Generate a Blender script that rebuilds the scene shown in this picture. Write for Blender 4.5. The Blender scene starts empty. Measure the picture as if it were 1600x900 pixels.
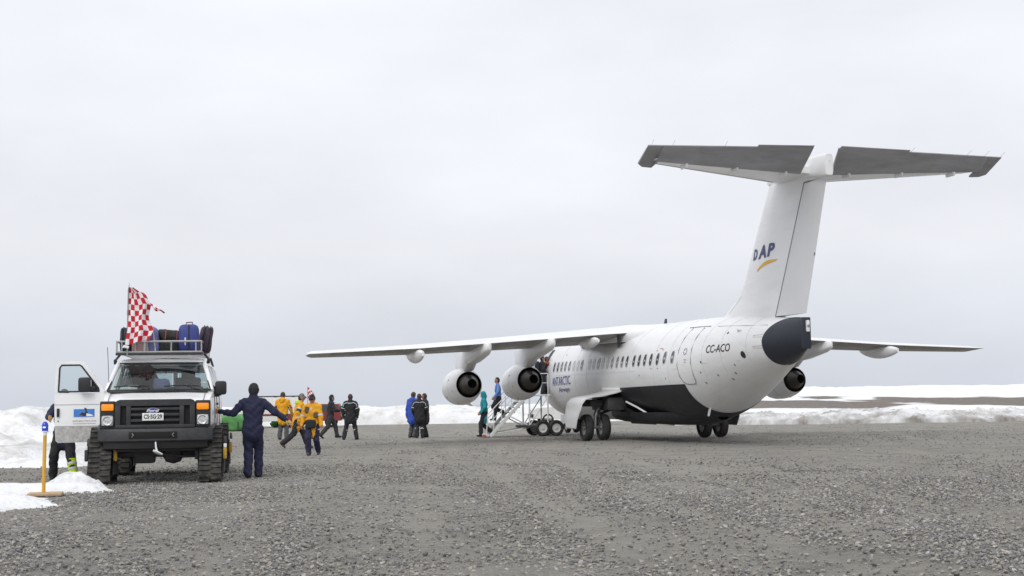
import bpy, bmesh, math, random
import numpy as np
from mathutils import Vector, Matrix

random.seed(7); rng = np.random.default_rng(7)
sc = bpy.context.scene
COL = sc.collection
RAD = math.radians

# ------------------------------------------------------------------ camera
F_PX, HORIZON, CAM_H, ROLL = 2118.4, 627.74, 1.4694, -0.859
cam_d = bpy.data.cameras.new('camera'); cam = bpy.data.objects.new('camera', cam_d); COL.objects.link(cam)
cam_d.sensor_width = 36.0; cam_d.lens = 36.0 * F_PX / 1600.0
cam_d.clip_start = 0.1; cam_d.clip_end = 30000
PITCH = math.atan((HORIZON - 450.0) / F_PX)
cam.matrix_world = Matrix.Translation((0, 0, CAM_H)) @ Matrix.Rotation(math.pi / 2 + PITCH, 4, 'X') @ Matrix.Rotation(RAD(ROLL), 4, 'Z')
sc.camera = cam

# ------------------------------------------------------------------ overcast sky
SUN_EL, SUN_AZ = 42.0, 200.0          # behind and left of the camera, veiled
w = bpy.data.worlds.new('World'); sc.world = w; w.use_nodes = True
nt = w.node_tree; nt.nodes.clear(); N = nt.nodes.new; Lk = nt.links.new
sky = N('ShaderNodeTexSky'); sky.sky_type = 'NISHITA'; sky.sun_disc = False
sky.sun_elevation = RAD(SUN_EL); sky.sun_rotation = RAD(SUN_AZ); sky.air_density = 1.5; sky.dust_density = 4.0
sk = N('ShaderNodeVectorMath'); sk.operation = 'SCALE'; sk.inputs['Scale'].default_value = 0.10
Lk(sky.outputs[0], sk.inputs[0])
tc = N('ShaderNodeTexCoord'); sx = N('ShaderNodeSeparateXYZ'); Lk(tc.outputs['Generated'], sx.inputs[0])
rp = N('ShaderNodeValToRGB'); Lk(sx.outputs['Z'], rp.inputs[0])
cr = rp.color_ramp
cr.elements[0].position = 0.0; cr.elements[0].color = (0.59, 0.625, 0.69, 1)
cr.elements[1].position = 1.0; cr.elements[1].color = (1.05, 1.06, 1.09, 1)
for p_, c_ in ((0.045, (0.64, 0.67, 0.735, 1)), (0.11, (0.765, 0.780, 0.83, 1)), (0.26, (0.80, 0.818, 0.87, 1)), (0.5, (0.87, 0.895, 0.95, 1))):
    e_ = cr.elements.new(p_); e_.color = c_
mp = N('ShaderNodeMapping'); mp.inputs['Scale'].default_value = (1.0, 1.0, 2.6); Lk(tc.outputs['Generated'], mp.inputs[0])
nz = N('ShaderNodeTexNoise'); nz.inputs['Scale'].default_value = 3.4; nz.inputs['Detail'].default_value = 6; nz.inputs['Roughness'].default_value = 0.5
Lk(mp.outputs[0], nz.inputs['Vector'])
mr = N('ShaderNodeMapRange'); mr.inputs[1].default_value = 0.25; mr.inputs[2].default_value = 0.75; mr.inputs[3].default_value = 0.90; mr.inputs[4].default_value = 1.10
Lk(nz.outputs['Fac'], mr.inputs[0])
cl = N('ShaderNodeVectorMath'); cl.operation = 'SCALE'; Lk(rp.outputs[0], cl.inputs[0]); Lk(mr.outputs[0], cl.inputs['Scale'])
mx = N('ShaderNodeMix'); mx.data_type = 'RGBA'; mx.inputs[0].default_value = 0.95
Lk(sk.outputs[0], mx.inputs[6]); Lk(cl.outputs[0], mx.inputs[7])
bg = N('ShaderNodeBackground'); bg.inputs['Strength'].default_value = 1.0; Lk(mx.outputs[2], bg.inputs[0])
ow = N('ShaderNodeOutputWorld'); Lk(bg.outputs[0], ow.inputs[0])

sd = bpy.data.lights.new('sun', 'SUN'); sd.energy = 1.0; sd.angle = RAD(30); sd.color = (1.0, 0.97, 0.93)
sun = bpy.data.objects.new('sun', sd); COL.objects.link(sun)
az = RAD(SUN_AZ)
sdir = Vector((math.sin(az) * math.cos(RAD(SUN_EL)), math.cos(az) * math.cos(RAD(SUN_EL)), math.sin(RAD(SUN_EL))))
sun.rotation_euler = sdir.to_track_quat('Z', 'Y').to_euler()
sun.location = sdir * 60

vs = sc.view_settings
vs.view_transform = 'Standard'; vs.look = 'None'; vs.exposure = 0.17; vs.gamma = 1.0; vs.use_curve_mapping = False
sc.render.engine = 'CYCLES'
sc.cycles.use_denoising = True; sc.cycles.max_bounces = 6; sc.cycles.transparent_max_bounces = 12

# ------------------------------------------------------------------ helpers
def hull_box(dx, dy, dz, b):
    bm = bmesh.new(); bmesh.ops.create_cube(bm, size=1.0)
    for v in bm.verts: v.co = Vector((v.co.x * dx, v.co.y * dy, v.co.z * dz))
    if b > 0: bmesh.ops.bevel(bm, geom=bm.edges[:], offset=b, segments=2, affect='EDGES', profile=0.6)
    bm.verts.index_update()
    r = [tuple(v.co) for v in bm.verts], [[v.index for v in f.verts] for f in bm.faces]
    bm.free(); return r

class MB:
    def __init__(s): s.v = []; s.f = []; s.m = []
    def add(s, v, f, m=0):
        o = len(s.v); s.v += [tuple(map(float, p)) for p in v]
        s.f += [[i + o for i in q] for q in f]; s.m += [m] * len(f); return s
    def box(s, c, d, R=None, b=0.0, m=0):
        v, f = hull_box(d[0], d[1], d[2], b)
        c = Vector(c)
        if R is not None: v = [R @ Vector(p) for p in v]
        return s.add([Vector(p) + c for p in v], f, m)
    def tube(s, pts, r, n=8, m=0, cap=True):
        pts = [Vector(p) for p in pts]; k = len(pts)
        rr = r if isinstance(r, (list, tuple)) else [r] * k
        V = []; F = []
        up = Vector((0, 0, 1)); prev = None
        for i, p in enumerate(pts):
            t = (pts[min(i + 1, k - 1)] - pts[max(i - 1, 0)]).normalized()
            if prev is None:
                a = t.cross(up)
                if a.length < 1e-3: a = t.cross(Vector((1, 0, 0)))
            else:
                a = prev - t * prev.dot(t)
            a.normalize(); prev = a; b = t.cross(a)
            for j in range(n):
                g = 2 * math.pi * (j + .5) / n
                V.append(p + (a * math.cos(g) + b * math.sin(g)) * rr[i])
        for i in range(k - 1):
            for j in range(n):
                F.append([i * n + j, i * n + (j + 1) % n, (i + 1) * n + (j + 1) % n, (i + 1) * n + j])
        if cap: F.append(list(range(n))[::-1]); F.append([(k - 1) * n + j for j in range(n)])
        return s.add(V, F, m)
    def lathe(s, prof, o, d, n=24, m=0, cap=False):
        o = Vector(o); d = Vector(d).normalized(); a = d.orthogonal().normalized(); b = d.cross(a)
        V = []; F = []
        for (t, r) in prof:
            for j in range(n):
                g = 2 * math.pi * j / n
                V.append(o + d * t + (a * math.cos(g) + b * math.sin(g)) * r)
        for i in range(len(prof) - 1):
            for j in range(n): F.append([i * n + j, i * n + (j + 1) % n, (i + 1) * n + (j + 1) % n, (i + 1) * n + j])
        if cap: F.append(list(range(n))[::-1]); F.append([(len(prof) - 1) * n + j for j in range(n)])
        return s.add(V, F, m)
    def loft(s, rings, m=0, closed=True, cap=True, mf=None):
        n = len(rings[0]); V = [p for r in rings for p in r]; F = []; ms = []
        for i in range(len(rings) - 1):
            for j in range(n if closed else n - 1):
                F.append([i * n + j, i * n + (j + 1) % n, (i + 1) * n + (j + 1) % n, (i + 1) * n + j]); ms.append(mf(i, j) if mf else m)
        if cap and closed:
            F.append(list(range(n))[::-1]); F.append([(len(rings) - 1) * n + j for j in range(n)]); ms += [m, m]
        k = len(s.m); s.add(V, F, m); s.m[k:] = ms; return s
    def grid(s, P, m=0, mf=None):
        return s.loft(P, m, closed=False, cap=False, mf=mf)
    def prism(s, poly, vec, m=0):
        poly = [Vector(p) for p in poly]; vec = Vector(vec); n = len(poly)
        F = [list(range(n))[::-1], [n + j for j in range(n)]] + [[j, (j + 1) % n, n + (j + 1) % n, n + j] for j in range(n)]
        return s.add(poly + [p + vec for p in poly], F, m)
    def mirror_y(s):
        o = MB(); o.v = [(x, -y, z) for x, y, z in s.v]; o.f = [q[::-1] for q in s.f]; o.m = list(s.m); return o
    def mirror_x(s):
        o = MB(); o.v = [(-x, y, z) for x, y, z in s.v]; o.f = [q[::-1] for q in s.f]; o.m = list(s.m); return o
    def build(s, name, mats, parent=None, ang=35, loc=None, rot=None, recalc=True):
        me = bpy.data.meshes.new(name); me.from_pydata(s.v, [], s.f)
        if not isinstance(mats, (list, tuple)): mats = [mats]
        for mt in mats: me.materials.append(mt)
        if len(mats) > 1: me.polygons.foreach_set('material_index', s.m)
        if recalc:
            bm = bmesh.new(); bm.from_mesh(me); bmesh.ops.recalc_face_normals(bm, faces=bm.faces); bm.to_mesh(me); bm.free()
        if ang:
            me.polygons.foreach_set('use_smooth', [True] * len(me.polygons)); me.set_sharp_from_angle(angle=RAD(ang))
        me.update()
        o = bpy.data.objects.new(name, me); COL.objects.link(o); o.parent = parent
        if loc is not None: o.location = loc
        if rot is not None: o.rotation_euler = rot
        return o

def empty(name, loc=(0, 0, 0), rot=(0, 0, 0)):
    o = bpy.data.objects.new(name, None); COL.objects.link(o); o.location = loc; o.rotation_euler = rot; o.empty_display_size = .3; return o
def tag(o, label=None, cat=None, group=None, kind=None):
    if label: o['label'] = label
    if cat: o['category'] = cat
    if group: o['group'] = group
    if kind: o['kind'] = kind
    return o
def Rz(a): return Matrix.Rotation(a, 3, 'Z')
def Rx(a): return Matrix.Rotation(a, 3, 'X')
def Ry(a): return Matrix.Rotation(a, 3, 'Y')

def fbm(x, y, seed=0, octaves=5, lac=2.0, gain=.5):
    """value noise on arrays"""
    x = np.asarray(x, float); y = np.asarray(y, float); out = np.zeros_like(x); amp = 1.0; tot = 0.0
    for o in range(octaves):
        xi = np.floor(x).astype(np.int64); yi = np.floor(y).astype(np.int64); fx = x - xi; fy = y - yi
        fx = fx * fx * (3 - 2 * fx); fy = fy * fy * (3 - 2 * fy)
        def hsh(a, b):
            n = (a * 374761393 + b * 668265263 + (seed + o) * 974634777) & 0x7fffffff
            n = ((n ^ (n >> 13)) * 1274126177) & 0x7fffffff
            return ((n ^ (n >> 16)) & 0xffff) / 65535.0
        v = (hsh(xi, yi) * (1 - fx) + hsh(xi + 1, yi) * fx) * (1 - fy) + (hsh(xi, yi + 1) * (1 - fx) + hsh(xi + 1, yi + 1) * fx) * fy
        out += amp * v; tot += amp; amp *= gain; x = x * lac + 17.3; y = y * lac + 5.1
    return out / tot

# ------------------------------------------------------------------ materials
MATS = {}
def M(name, col, rough=.6, metal=0.0, var=.12, vscale=6.0, bump=0.0, bscale=60.0, coat=0.0, spec=.5, emit=0.0, dirt=None, dscale=3.0, damt=.5, stretch=(1, 1, 1)):
    if name in MATS: return MATS[name]
    m = bpy.data.materials.new(name); m.use_nodes = True; t = m.node_tree; nd = t.nodes; lk = t.links.new
    b = nd['Principled BSDF']; b.inputs['Roughness'].default_value = rough; b.inputs['Metallic'].default_value = metal
    b.inputs['Coat Weight'].default_value = coat; b.inputs['Specular IOR Level'].default_value = spec
    tcn = nd.new('ShaderNodeTexCoord'); mpn = nd.new('ShaderNodeMapping'); mpn.inputs['Scale'].default_value = stretch
    lk(tcn.outputs['Object'], mpn.inputs[0])
    nn = nd.new('ShaderNodeTexNoise'); nn.inputs['Scale'].default_value = vscale; nn.inputs['Detail'].default_value = 6; nn.inputs['Roughness'].default_value = .6
    lk(mpn.outputs[0], nn.inputs['Vector'])
    r = nd.new('ShaderNodeValToRGB'); lk(nn.outputs['Fac'], r.inputs[0])
    r.color_ramp.elements[0].position = .3; r.color_ramp.elements[1].position = .7
    r.color_ramp.elements[0].color = tuple(c * (1 - var) for c in col) + (1,)
    r.color_ramp.elements[1].color = tuple(min(1, c * (1 + var)) for c in col) + (1,)
    last = r.outputs[0]
    if dirt:
        n2 = nd.new('ShaderNodeTexNoise'); n2.inputs['Scale'].default_value = dscale; n2.inputs['Detail'].default_value = 8; n2.inputs['Roughness'].default_value = .65
        lk(mpn.outputs[0], n2.inputs['Vector'])
        r2 = nd.new('ShaderNodeValToRGB'); lk(n2.outputs['Fac'], r2.inputs[0])
        r2.color_ramp.elements[0].position = .45; r2.color_ramp.elements[1].position = .75
        r2.color_ramp.elements[0].color = (0, 0, 0, 1); r2.color_ramp.elements[1].color = (damt, damt, damt, 1)
        mxn = nd.new('ShaderNodeMix'); mxn.data_type = 'RGBA'; lk(r2.outputs[0], mxn.inputs[0]); lk(last, mxn.inputs[6]); mxn.inputs[7].default_value = tuple(dirt) + (1,)
        last = mxn.outputs[2]
    lk(last, b.inputs['Base Color'])
    if bump > 0:
        n3 = nd.new('ShaderNodeTexNoise'); n3.inputs['Scale'].default_value = bscale; n3.inputs['Detail'].default_value = 5; lk(mpn.outputs[0], n3.inputs['Vector'])
        bp = nd.new('ShaderNodeBump'); bp.inputs['Strength'].default_value = bump; bp.inputs['Distance'].default_value = .02
        lk(n3.outputs['Fac'], bp.inputs['Height']); lk(bp.outputs[0], b.inputs['Normal'])
    if emit > 0:
        b.inputs['Emission Color'].default_value = tuple(col) + (1,); b.inputs['Emission Strength'].default_value = emit
    MATS[name] = m; return m

def glass(name, tint, refl=.08):
    m = bpy.data.materials.new(name); m.use_nodes = True; t = m.node_tree; t.nodes.clear(); nd = t.nodes.new; lk = t.links.new
    tr = nd('ShaderNodeBsdfTransparent'); tr.inputs[0].default_value = tuple(tint) + (1,)
    gl = nd('ShaderNodeBsdfGlossy'); gl.inputs['Roughness'].default_value = .03
    nn = nd('ShaderNodeTexNoise'); nn.inputs['Scale'].default_value = 4.0; nn.inputs['Detail'].default_value = 5
    mr_ = nd('ShaderNodeMapRange'); mr_.inputs[3].default_value = refl * .6; mr_.inputs[4].default_value = refl * 1.6; lk(nn.outputs['Fac'], mr_.inputs[0])
    lw = nd('ShaderNodeFresnel'); lw.inputs[0].default_value = 1.5
    ad = nd('ShaderNodeMath'); ad.operation = 'ADD'; ad.use_clamp = True; lk(lw.outputs[0], ad.inputs[0]); lk(mr_.outputs[0], ad.inputs[1])
    mx_ = nd('ShaderNodeMixShader'); lk(ad.outputs[0], mx_.inputs[0]); lk(tr.outputs[0], mx_.inputs[1]); lk(gl.outputs[0], mx_.inputs[2])
    o = nd('ShaderNodeOutputMaterial'); lk(mx_.outputs[0], o.inputs[0]); return m

def text_geo(txt, size=1.0, offset=0.0, shear=0.0, sx=1.0):
    cu = bpy.data.curves.new('lettering', 'FONT'); cu.body = txt; cu.size = size; cu.offset = offset; cu.shear = shear; cu.resolution_u = 3
    ob = bpy.data.objects.new('lettering', cu); COL.objects.link(ob)
    dg = bpy.context.evaluated_depsgraph_get(); me = bpy.data.meshes.new_from_object(ob.evaluated_get(dg))
    v = np.array([tuple(p.co)[:2] for p in me.vertices]); f = [list(p.vertices) for p in me.polygons]
    bpy.data.objects.remove(ob); bpy.data.curves.remove(cu); bpy.data.meshes.remove(me)
    v[:, 0] *= sx; v[:, 0] -= v[:, 0].min(); v[:, 1] -= v[:, 1].min()
    return v, f
def strips(v, f, cuts):
    """cut flat lettering along horizontal lines so that it can follow a curved skin"""
    bm = bmesh.new(); vv = [bm.verts.new((p[0], p[1], 0)) for p in v]
    for q in f:
        try: bm.faces.new([vv[i] for i in q])
        except ValueError: pass
    for y in cuts: bmesh.ops.bisect_plane(bm, geom=bm.verts[:] + bm.edges[:] + bm.faces[:], plane_co=(0, y, 0), plane_no=(0, 1, 0))
    bm.verts.index_update()
    V = np.array([tuple(p.co)[:2] for p in bm.verts]); Fc = [[q.index for q in fc.verts] for fc in bm.faces]; bm.free(); return V, Fc
# ================================================================== SETTING
def ground_mat():
    m = bpy.data.materials.new('gravel'); m.use_nodes = True; t = m.node_tree; nd = t.nodes.new; lk = t.links.new
    b = t.nodes['Principled BSDF']; b.inputs['Roughness'].default_value = .95; b.inputs['Specular IOR Level'].default_value = .15
    geo = nd('ShaderNodeNewGeometry')
    def noise(scale, det=5, rgh=.6, stretch=None):
        n = nd('ShaderNodeTexNoise'); n.inputs['Scale'].default_value = scale; n.inputs['Detail'].default_value = det; n.inputs['Roughness'].default_value = rgh
        if stretch:
            mp_ = nd('ShaderNodeMapping'); mp_.inputs['Scale'].default_value = stretch; mp_.inputs['Rotation'].default_value = (0, 0, RAD(-18)); lk(geo.outputs['Position'], mp_.inputs[0]); lk(mp_.outputs[0], n.inputs['Vector'])
        else: lk(geo.outputs['Position'], n.inputs['Vector'])
        return n
    def ramp(src, stops):
        r = nd('ShaderNodeValToRGB'); lk(src, r.inputs[0]); e = r.color_ramp.elements
        e[0].position, e[0].color = stops[0][0], stops[0][1] + (1,); e[1].position, e[1].color = stops[-1][0], stops[-1][1] + (1,)
        for p, c in stops[1:-1]: x = e.new(p); x.color = c + (1,)
        return r
    vo = nd('ShaderNodeTexVoronoi'); vo.inputs['Scale'].default_value = 26; lk(geo.outputs['Position'], vo.inputs['Vector'])
    hs = nd('ShaderNodeSeparateColor'); lk(vo.outputs['Color'], hs.inputs[0])
    stone = ramp(hs.outputs[0], [(0, (.16, .158, .16)), (.45, (.265, .26, .255)), (.8, (.325, .315, .30)), (1, (.42, .41, .39))])
    fine = noise(120, 4, .7); fr = ramp(fine.outputs['Fac'], [(.3, (.19, .184, .172)), (.7, (.38, .365, .335))])
    m1 = nd('ShaderNodeMix'); m1.data_type = 'RGBA'; m1.inputs[0].default_value = .5; lk(stone.outputs[0], m1.inputs[6]); lk(fr.outputs[0], m1.inputs[7])
    # worn sandy wheel lanes and patches of fines
    pat = noise(.28, 6, .55, (.35, 1.0, 1.0)); pr = ramp(pat.outputs['Fac'], [(.36, (.1, .1, .1)), (.6, (1, 1, 1))])
    m2 = nd('ShaderNodeMix'); m2.data_type = 'RGBA'; lk(pr.outputs[0], m2.inputs[0]); lk(m1.outputs[2], m2.inputs[6])
    tan = ramp(fine.outputs['Fac'], [(.3, (.19, .184, .172)), (.7, (.365, .353, .325))]); lk(tan.outputs[0], m2.inputs[7])
    pat2 = noise(1.1, 10, .78); p2 = ramp(pat2.outputs['Fac'], [(.30, (.62, .62, .635)), (.5, (1.0, .995, .985)), (.68, (1.16, 1.145, 1.11))])
    m3 = nd('ShaderNodeMix'); m3.data_type = 'RGBA'; m3.blend_type = 'MULTIPLY'; m3.inputs[0].default_value = 1; lk(m2.outputs[2], m3.inputs[6]); lk(p2.outputs[0], m3.inputs[7])
    fl = noise(15, 6, .75, (.8, 1.0, 1.0)); fr2 = ramp(fl.outputs['Fac'], [(.34, (.58, .582, .59)), (.46, (1.1, 1.09, 1.07)), (.66, (1.28, 1.26, 1.22))])
    m5 = nd('ShaderNodeMix'); m5.data_type = 'RGBA'; m5.blend_type = 'MULTIPLY'; m5.inputs[0].default_value = 1; lk(m3.outputs[2], m5.inputs[6]); lk(fr2.outputs[0], m5.inputs[7]); m3 = m5
    # packed wheel lanes crossing the apron lengthwise
    mpw = nd('ShaderNodeMapping'); mpw.inputs['Rotation'].default_value = (0, 0, RAD(-9)); lk(geo.outputs['Position'], mpw.inputs[0])
    wv = nd('ShaderNodeTexWave'); wv.wave_type = 'BANDS'; wv.bands_direction = 'X'; wv.inputs['Scale'].default_value = .13; wv.inputs['Distortion'].default_value = 3.2; wv.inputs['Detail'].default_value = 2; wv.inputs['Detail Scale'].default_value = .35; lk(mpw.outputs[0], wv.inputs['Vector'])
    wr = ramp(wv.outputs['Fac'], [(.60, (0, 0, 0)), (.92, (1, 1, 1))])
    wn = noise(.10, 3, .5); wm = ramp(wn.outputs['Fac'], [(.40, (0, 0, 0)), (.62, (.55, .55, .55))])
    wx = nd('ShaderNodeMath'); wx.operation = 'MULTIPLY'; lk(wr.outputs[0], wx.inputs[0]); lk(wm.outputs[0], wx.inputs[1])
    la = nd('ShaderNodeAttribute'); la.attribute_name = 'lane'
    lr = ramp(pat2.outputs['Fac'], [(.35, (.35, .35, .35)), (.6, (.95, .95, .95))]); lm = nd('ShaderNodeMath'); lm.operation = 'MULTIPLY'; lk(la.outputs['Fac'], lm.inputs[0]); lk(lr.outputs[0], lm.inputs[1])
    lx = nd('ShaderNodeMath'); lx.operation = 'MAXIMUM'; lk(lm.outputs[0], lx.inputs[0]); lk(wx.outputs[0], lx.inputs[1])
    m4 = nd('ShaderNodeMix'); m4.data_type = 'RGBA'; lk(lx.outputs[0], m4.inputs[0]); lk(m3.outputs[2], m4.inputs[6])
    lane = ramp(fine.outputs['Fac'], [(.3, (.28, .266, .236)), (.7, (.46, .436, .388))]); lk(lane.outputs[0], m4.inputs[7])
    lk(m4.outputs[2], b.inputs['Base Color'])
    ad = nd('ShaderNodeMath'); ad.operation = 'ADD'; lk(vo.outputs['Distance'], ad.inputs[0]); lk(fine.outputs['Fac'], ad.inputs[1])
    bp = nd('ShaderNodeBump'); bp.inputs['Strength'].default_value = .9; bp.inputs['Distance'].default_value = .03; lk(ad.outputs[0], bp.inputs['Height']); lk(bp.outputs[0], b.inputs['Normal'])
    return m
GRAVEL = ground_mat()

def snow_mat(name, dirt_amt, attr=None, base=.83):
    m = bpy.data.materials.new(name); m.use_nodes = True; t = m.node_tree; nd = t.nodes.new; lk = t.links.new
    b = t.nodes['Principled BSDF']; b.inputs['Roughness'].default_value = .75; b.inputs['Specular IOR Level'].default_value = .25
    geo = nd('ShaderNodeNewGeometry')
    n = nd('ShaderNodeTexNoise'); n.inputs['Scale'].default_value = .9; n.inputs['Detail'].default_value = 9; n.inputs['Roughness'].default_value = .7; lk(geo.outputs['Position'], n.inputs['Vector'])
    r = nd('ShaderNodeValToRGB'); lk(n.outputs['Fac'], r.inputs[0]); e = r.color_ramp.elements
    e[0].position = .50; e[0].color = (base, base * 1.01, base * 1.025, 1); e[1].position = .80; e[1].color = (.45, .41, .37, 1)
    x = e.new(.64 - .1 * dirt_amt); x.color = (base * .92, base * .915, base * .905, 1)
    last = r.outputs[0]
    mx0 = nd('ShaderNodeMix'); mx0.data_type = 'RGBA'; mx0.inputs[0].default_value = min(1, .25 + dirt_amt); mx0.inputs[6].default_value = (base, base * 1.01, base * 1.025, 1); lk(last, mx0.inputs[7]); last = mx0.outputs[2]
    if attr:
        at = nd('ShaderNodeAttribute'); at.attribute_name = attr
        n4 = nd('ShaderNodeTexNoise'); n4.inputs['Scale'].default_value = 1.7; n4.inputs['Detail'].default_value = 6; lk(geo.outputs['Position'], n4.inputs['Vector'])
        r4 = nd('ShaderNodeValToRGB'); lk(n4.outputs['Fac'], r4.inputs[0]); r4.color_ramp.elements[0].position = .3; r4.color_ramp.elements[1].position = .7
        r4.color_ramp.elements[0].color = (.12, .105, .09, 1); r4.color_ramp.elements[1].color = (.235, .205, .175, 1)
        mx1 = nd('ShaderNodeMix'); mx1.data_type = 'RGBA'; lk(at.outputs['Fac'], mx1.inputs[0]); lk(last, mx1.inputs[6]); lk(r4.outputs[0], mx1.inputs[7]); last = mx1.outputs[2]
    lk(last, b.inputs['Base Color'])
    n3 = nd('ShaderNodeTexNoise'); n3.inputs['Scale'].default_value = 6; n3.inputs['Detail'].default_value = 8; lk(geo.outputs['Position'], n3.inputs['Vector'])
    bp = nd('ShaderNodeBump'); bp.inputs['Strength'].default_value = .8; bp.inputs['Distance'].default_value = .12; lk(n3.outputs['Fac'], bp.inputs['Height']); lk(bp.outputs[0], b.inputs['Normal'])
    return m
SNOW = snow_mat('clean_snow', .1); SNOW_DIRTY = snow_mat('dirty_snow', .75, 'dirt'); SNOW_LAND = snow_mat('snow_and_rock', .1, 'rock')

def heightfield(name, X, Y, Z, mat, attr=None, vals=None):
    ny, nx = X.shape
    v = np.stack([X, Y, Z], -1).reshape(-1, 3)
    i = np.arange(ny * nx).reshape(ny, nx)
    f = np.stack([i[:-1, :-1], i[:-1, 1:], i[1:, 1:], i[1:, :-1]], -1).reshape(-1, 4)
    me = bpy.data.meshes.new(name); me.from_pydata(v.tolist(), [], f.tolist()); me.materials.append(mat)
    me.polygons.foreach_set('use_smooth', [True] * len(me.polygons))
    if attr:
        a = me.attributes.new(attr, 'FLOAT', 'POINT'); a.data.foreach_set('value', np.asarray(vals, np.float32).reshape(-1))
    me.update(); o = bpy.data.objects.new(name, me); COL.objects.link(o); o['kind'] = 'structure'; return o
def mesh_xy(x0, x1, y0, y1, h):
    return np.meshgrid(np.arange(x0, x1 + h, h), np.arange(y0, y1 + h, h))
def sstep(a, b, x):
    t = np.clip((x - a) / (b - a), 0, 1); return t * t * (3 - 2 * t)

# gravel apron
def lanes(x, y):
    # curving wheel tracks left by vehicles, in pairs
    m = np.zeros_like(x); wob = .5 * (fbm(y * .12, y * 0 + 2.0, 131, 3) - .5)
    for c, gauge, hw, st in ((2.4 - .17 * (y - 12) + .0032 * (y - 12) ** 2, .85, .26, .9), (4.6 + .05 * (y - 12) - .0045 * (y - 12) ** 2, .9, .3, .85), (7.6 + .16 * (y - 12), .85, .25, .7), (-1.6 - .10 * (y - 12) + .0016 * (y - 12) ** 2, 1.0, .30, .6), (12.5 - .012 * (y - 20) ** 2, .9, .35, .8)):
        for s_ in (-1, 1): m = np.maximum(m, st * sstep(1.5, .45, np.abs(x - c - wob - s_ * gauge) / hw))
    for y0, k, st in ((38, .16, .8), (40.2, .16, .8), (27.5, -.05, .5), (29.4, -.05, .5), (60, .02, .7), (63, .02, .6)):
        m = np.maximum(m, st * sstep(1.6, .4, np.abs(y - y0 - k * x - 3 * (fbm(x * .05, x * 0 + y0, 141, 3) - .5)) / (.012 * y0)))
    return m * sstep(.30, .52, fbm(x * .22, y * .11, 151, 4)) * sstep(-6.2, -4.5, x + .12 * y)
gx = np.concatenate([np.linspace(-140, -30, 40), np.linspace(-28, -12, 40)[:-1], np.linspace(-12, 17, 250), np.linspace(17.2, 40, 80), np.linspace(44, 160, 40)])
gy = np.concatenate([np.linspace(-12, 8, 12), np.geomspace(9, 135, 190)])
GX, GY = np.meshgrid(gx, gy)
GZ = (fbm(GX * .5, GY * .5, 3, 4) - .5) * .05 - .012
LN = lanes(GX, GY); heightfield('ground', GX, GY, GZ - .015 * LN, GRAVEL, 'lane', LN)

# land beyond the apron: snowfields with bare strips, falling to the sea on the left
tx = np.concatenate([np.linspace(-420, -60, 60), np.linspace(-58, 260, 320)[:-1], np.linspace(260, 900, 90)])
ty = np.concatenate([np.linspace(74, 200, 130), np.geomspace(202, 1400, 120)])
TX, TY = np.meshgrid(tx, ty)
side = sstep(-.02, .11, TX / TY)                                  # 0 on the left, 1 on the right
lim = 100 + 25 * (fbm(TX * .02, TX * 0 + 3, 9, 3) - .5)
rise = sstep(95, 420, TY) * (3.0 + 2.2 * fbm(TX * .012, TY * .004, 21, 5)) + .5 * sstep(90, 150, TY) * (fbm(TX * .06, TY * .05, 4, 5) - .35) + 2.4 * sstep(230, 380, TY) * (fbm(TX * .22, TY * .02, 44, 6, gain=.75) - .5)
TZ = side * rise - (1 - side) * (1.5 * sstep(118, 160, TY) + 45 * sstep(150, 420, TY)) - .25 + .12 * fbm(TX * .3, TY * .3, 8, 3)
TZ -= 40 * sstep(520, 1300, TY)
lowhill = np.exp(-((TX / TY + .035) / .03) ** 2) * sstep(140, 200, TY) * (1 - sstep(230, 300, TY)); TZ = np.maximum(TZ, -20 + 21.3 * lowhill + .6 * fbm(TX * .08, TY * .02, 14, 4) * lowhill)
band = np.exp(-((TY - 175 - 60 * (fbm(TX * .01, TX * 0, 31, 3) - .5)) / 34) ** 2) * side
rk = band * 1.0 + 2.3 * (fbm(TX * .08, TY * .035, 33, 6) - .5) * 1.5 - .12 + .9 * lowhill
rk -= .9 * sstep(215, 260, TY) * side
rock = sstep(.30, .42, rk)
heightfield('terrain', TX, TY, TZ, SNOW_LAND, 'rock', rock)

# the sea below the plateau, grey under the cloud
mw = bpy.data.materials.new('sea_water'); mw.use_nodes = True; b_ = mw.node_tree.nodes['Principled BSDF']; b_.inputs['Base Color'].default_value = (.12, .15, .17, 1); b_.inputs['Roughness'].default_value = .28; b_.inputs['IOR'].default_value = 1.33
nw = mw.node_tree.nodes.new('ShaderNodeTexNoise'); nw.inputs['Scale'].default_value = .05; nw.inputs['Detail'].default_value = 6
bw = mw.node_tree.nodes.new('ShaderNodeBump'); bw.inputs['Strength'].default_value = .1; mw.node_tree.links.new(nw.outputs['Fac'], bw.inputs['Height']); mw.node_tree.links.new(bw.outputs[0], b_.inputs['Normal'])
SX, SY = np.meshgrid(np.linspace(-9000, 9000, 12), np.linspace(160, 20000, 12))
heightfield('sea', SX, SY, SX * 0 - 46.0, mw)

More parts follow.
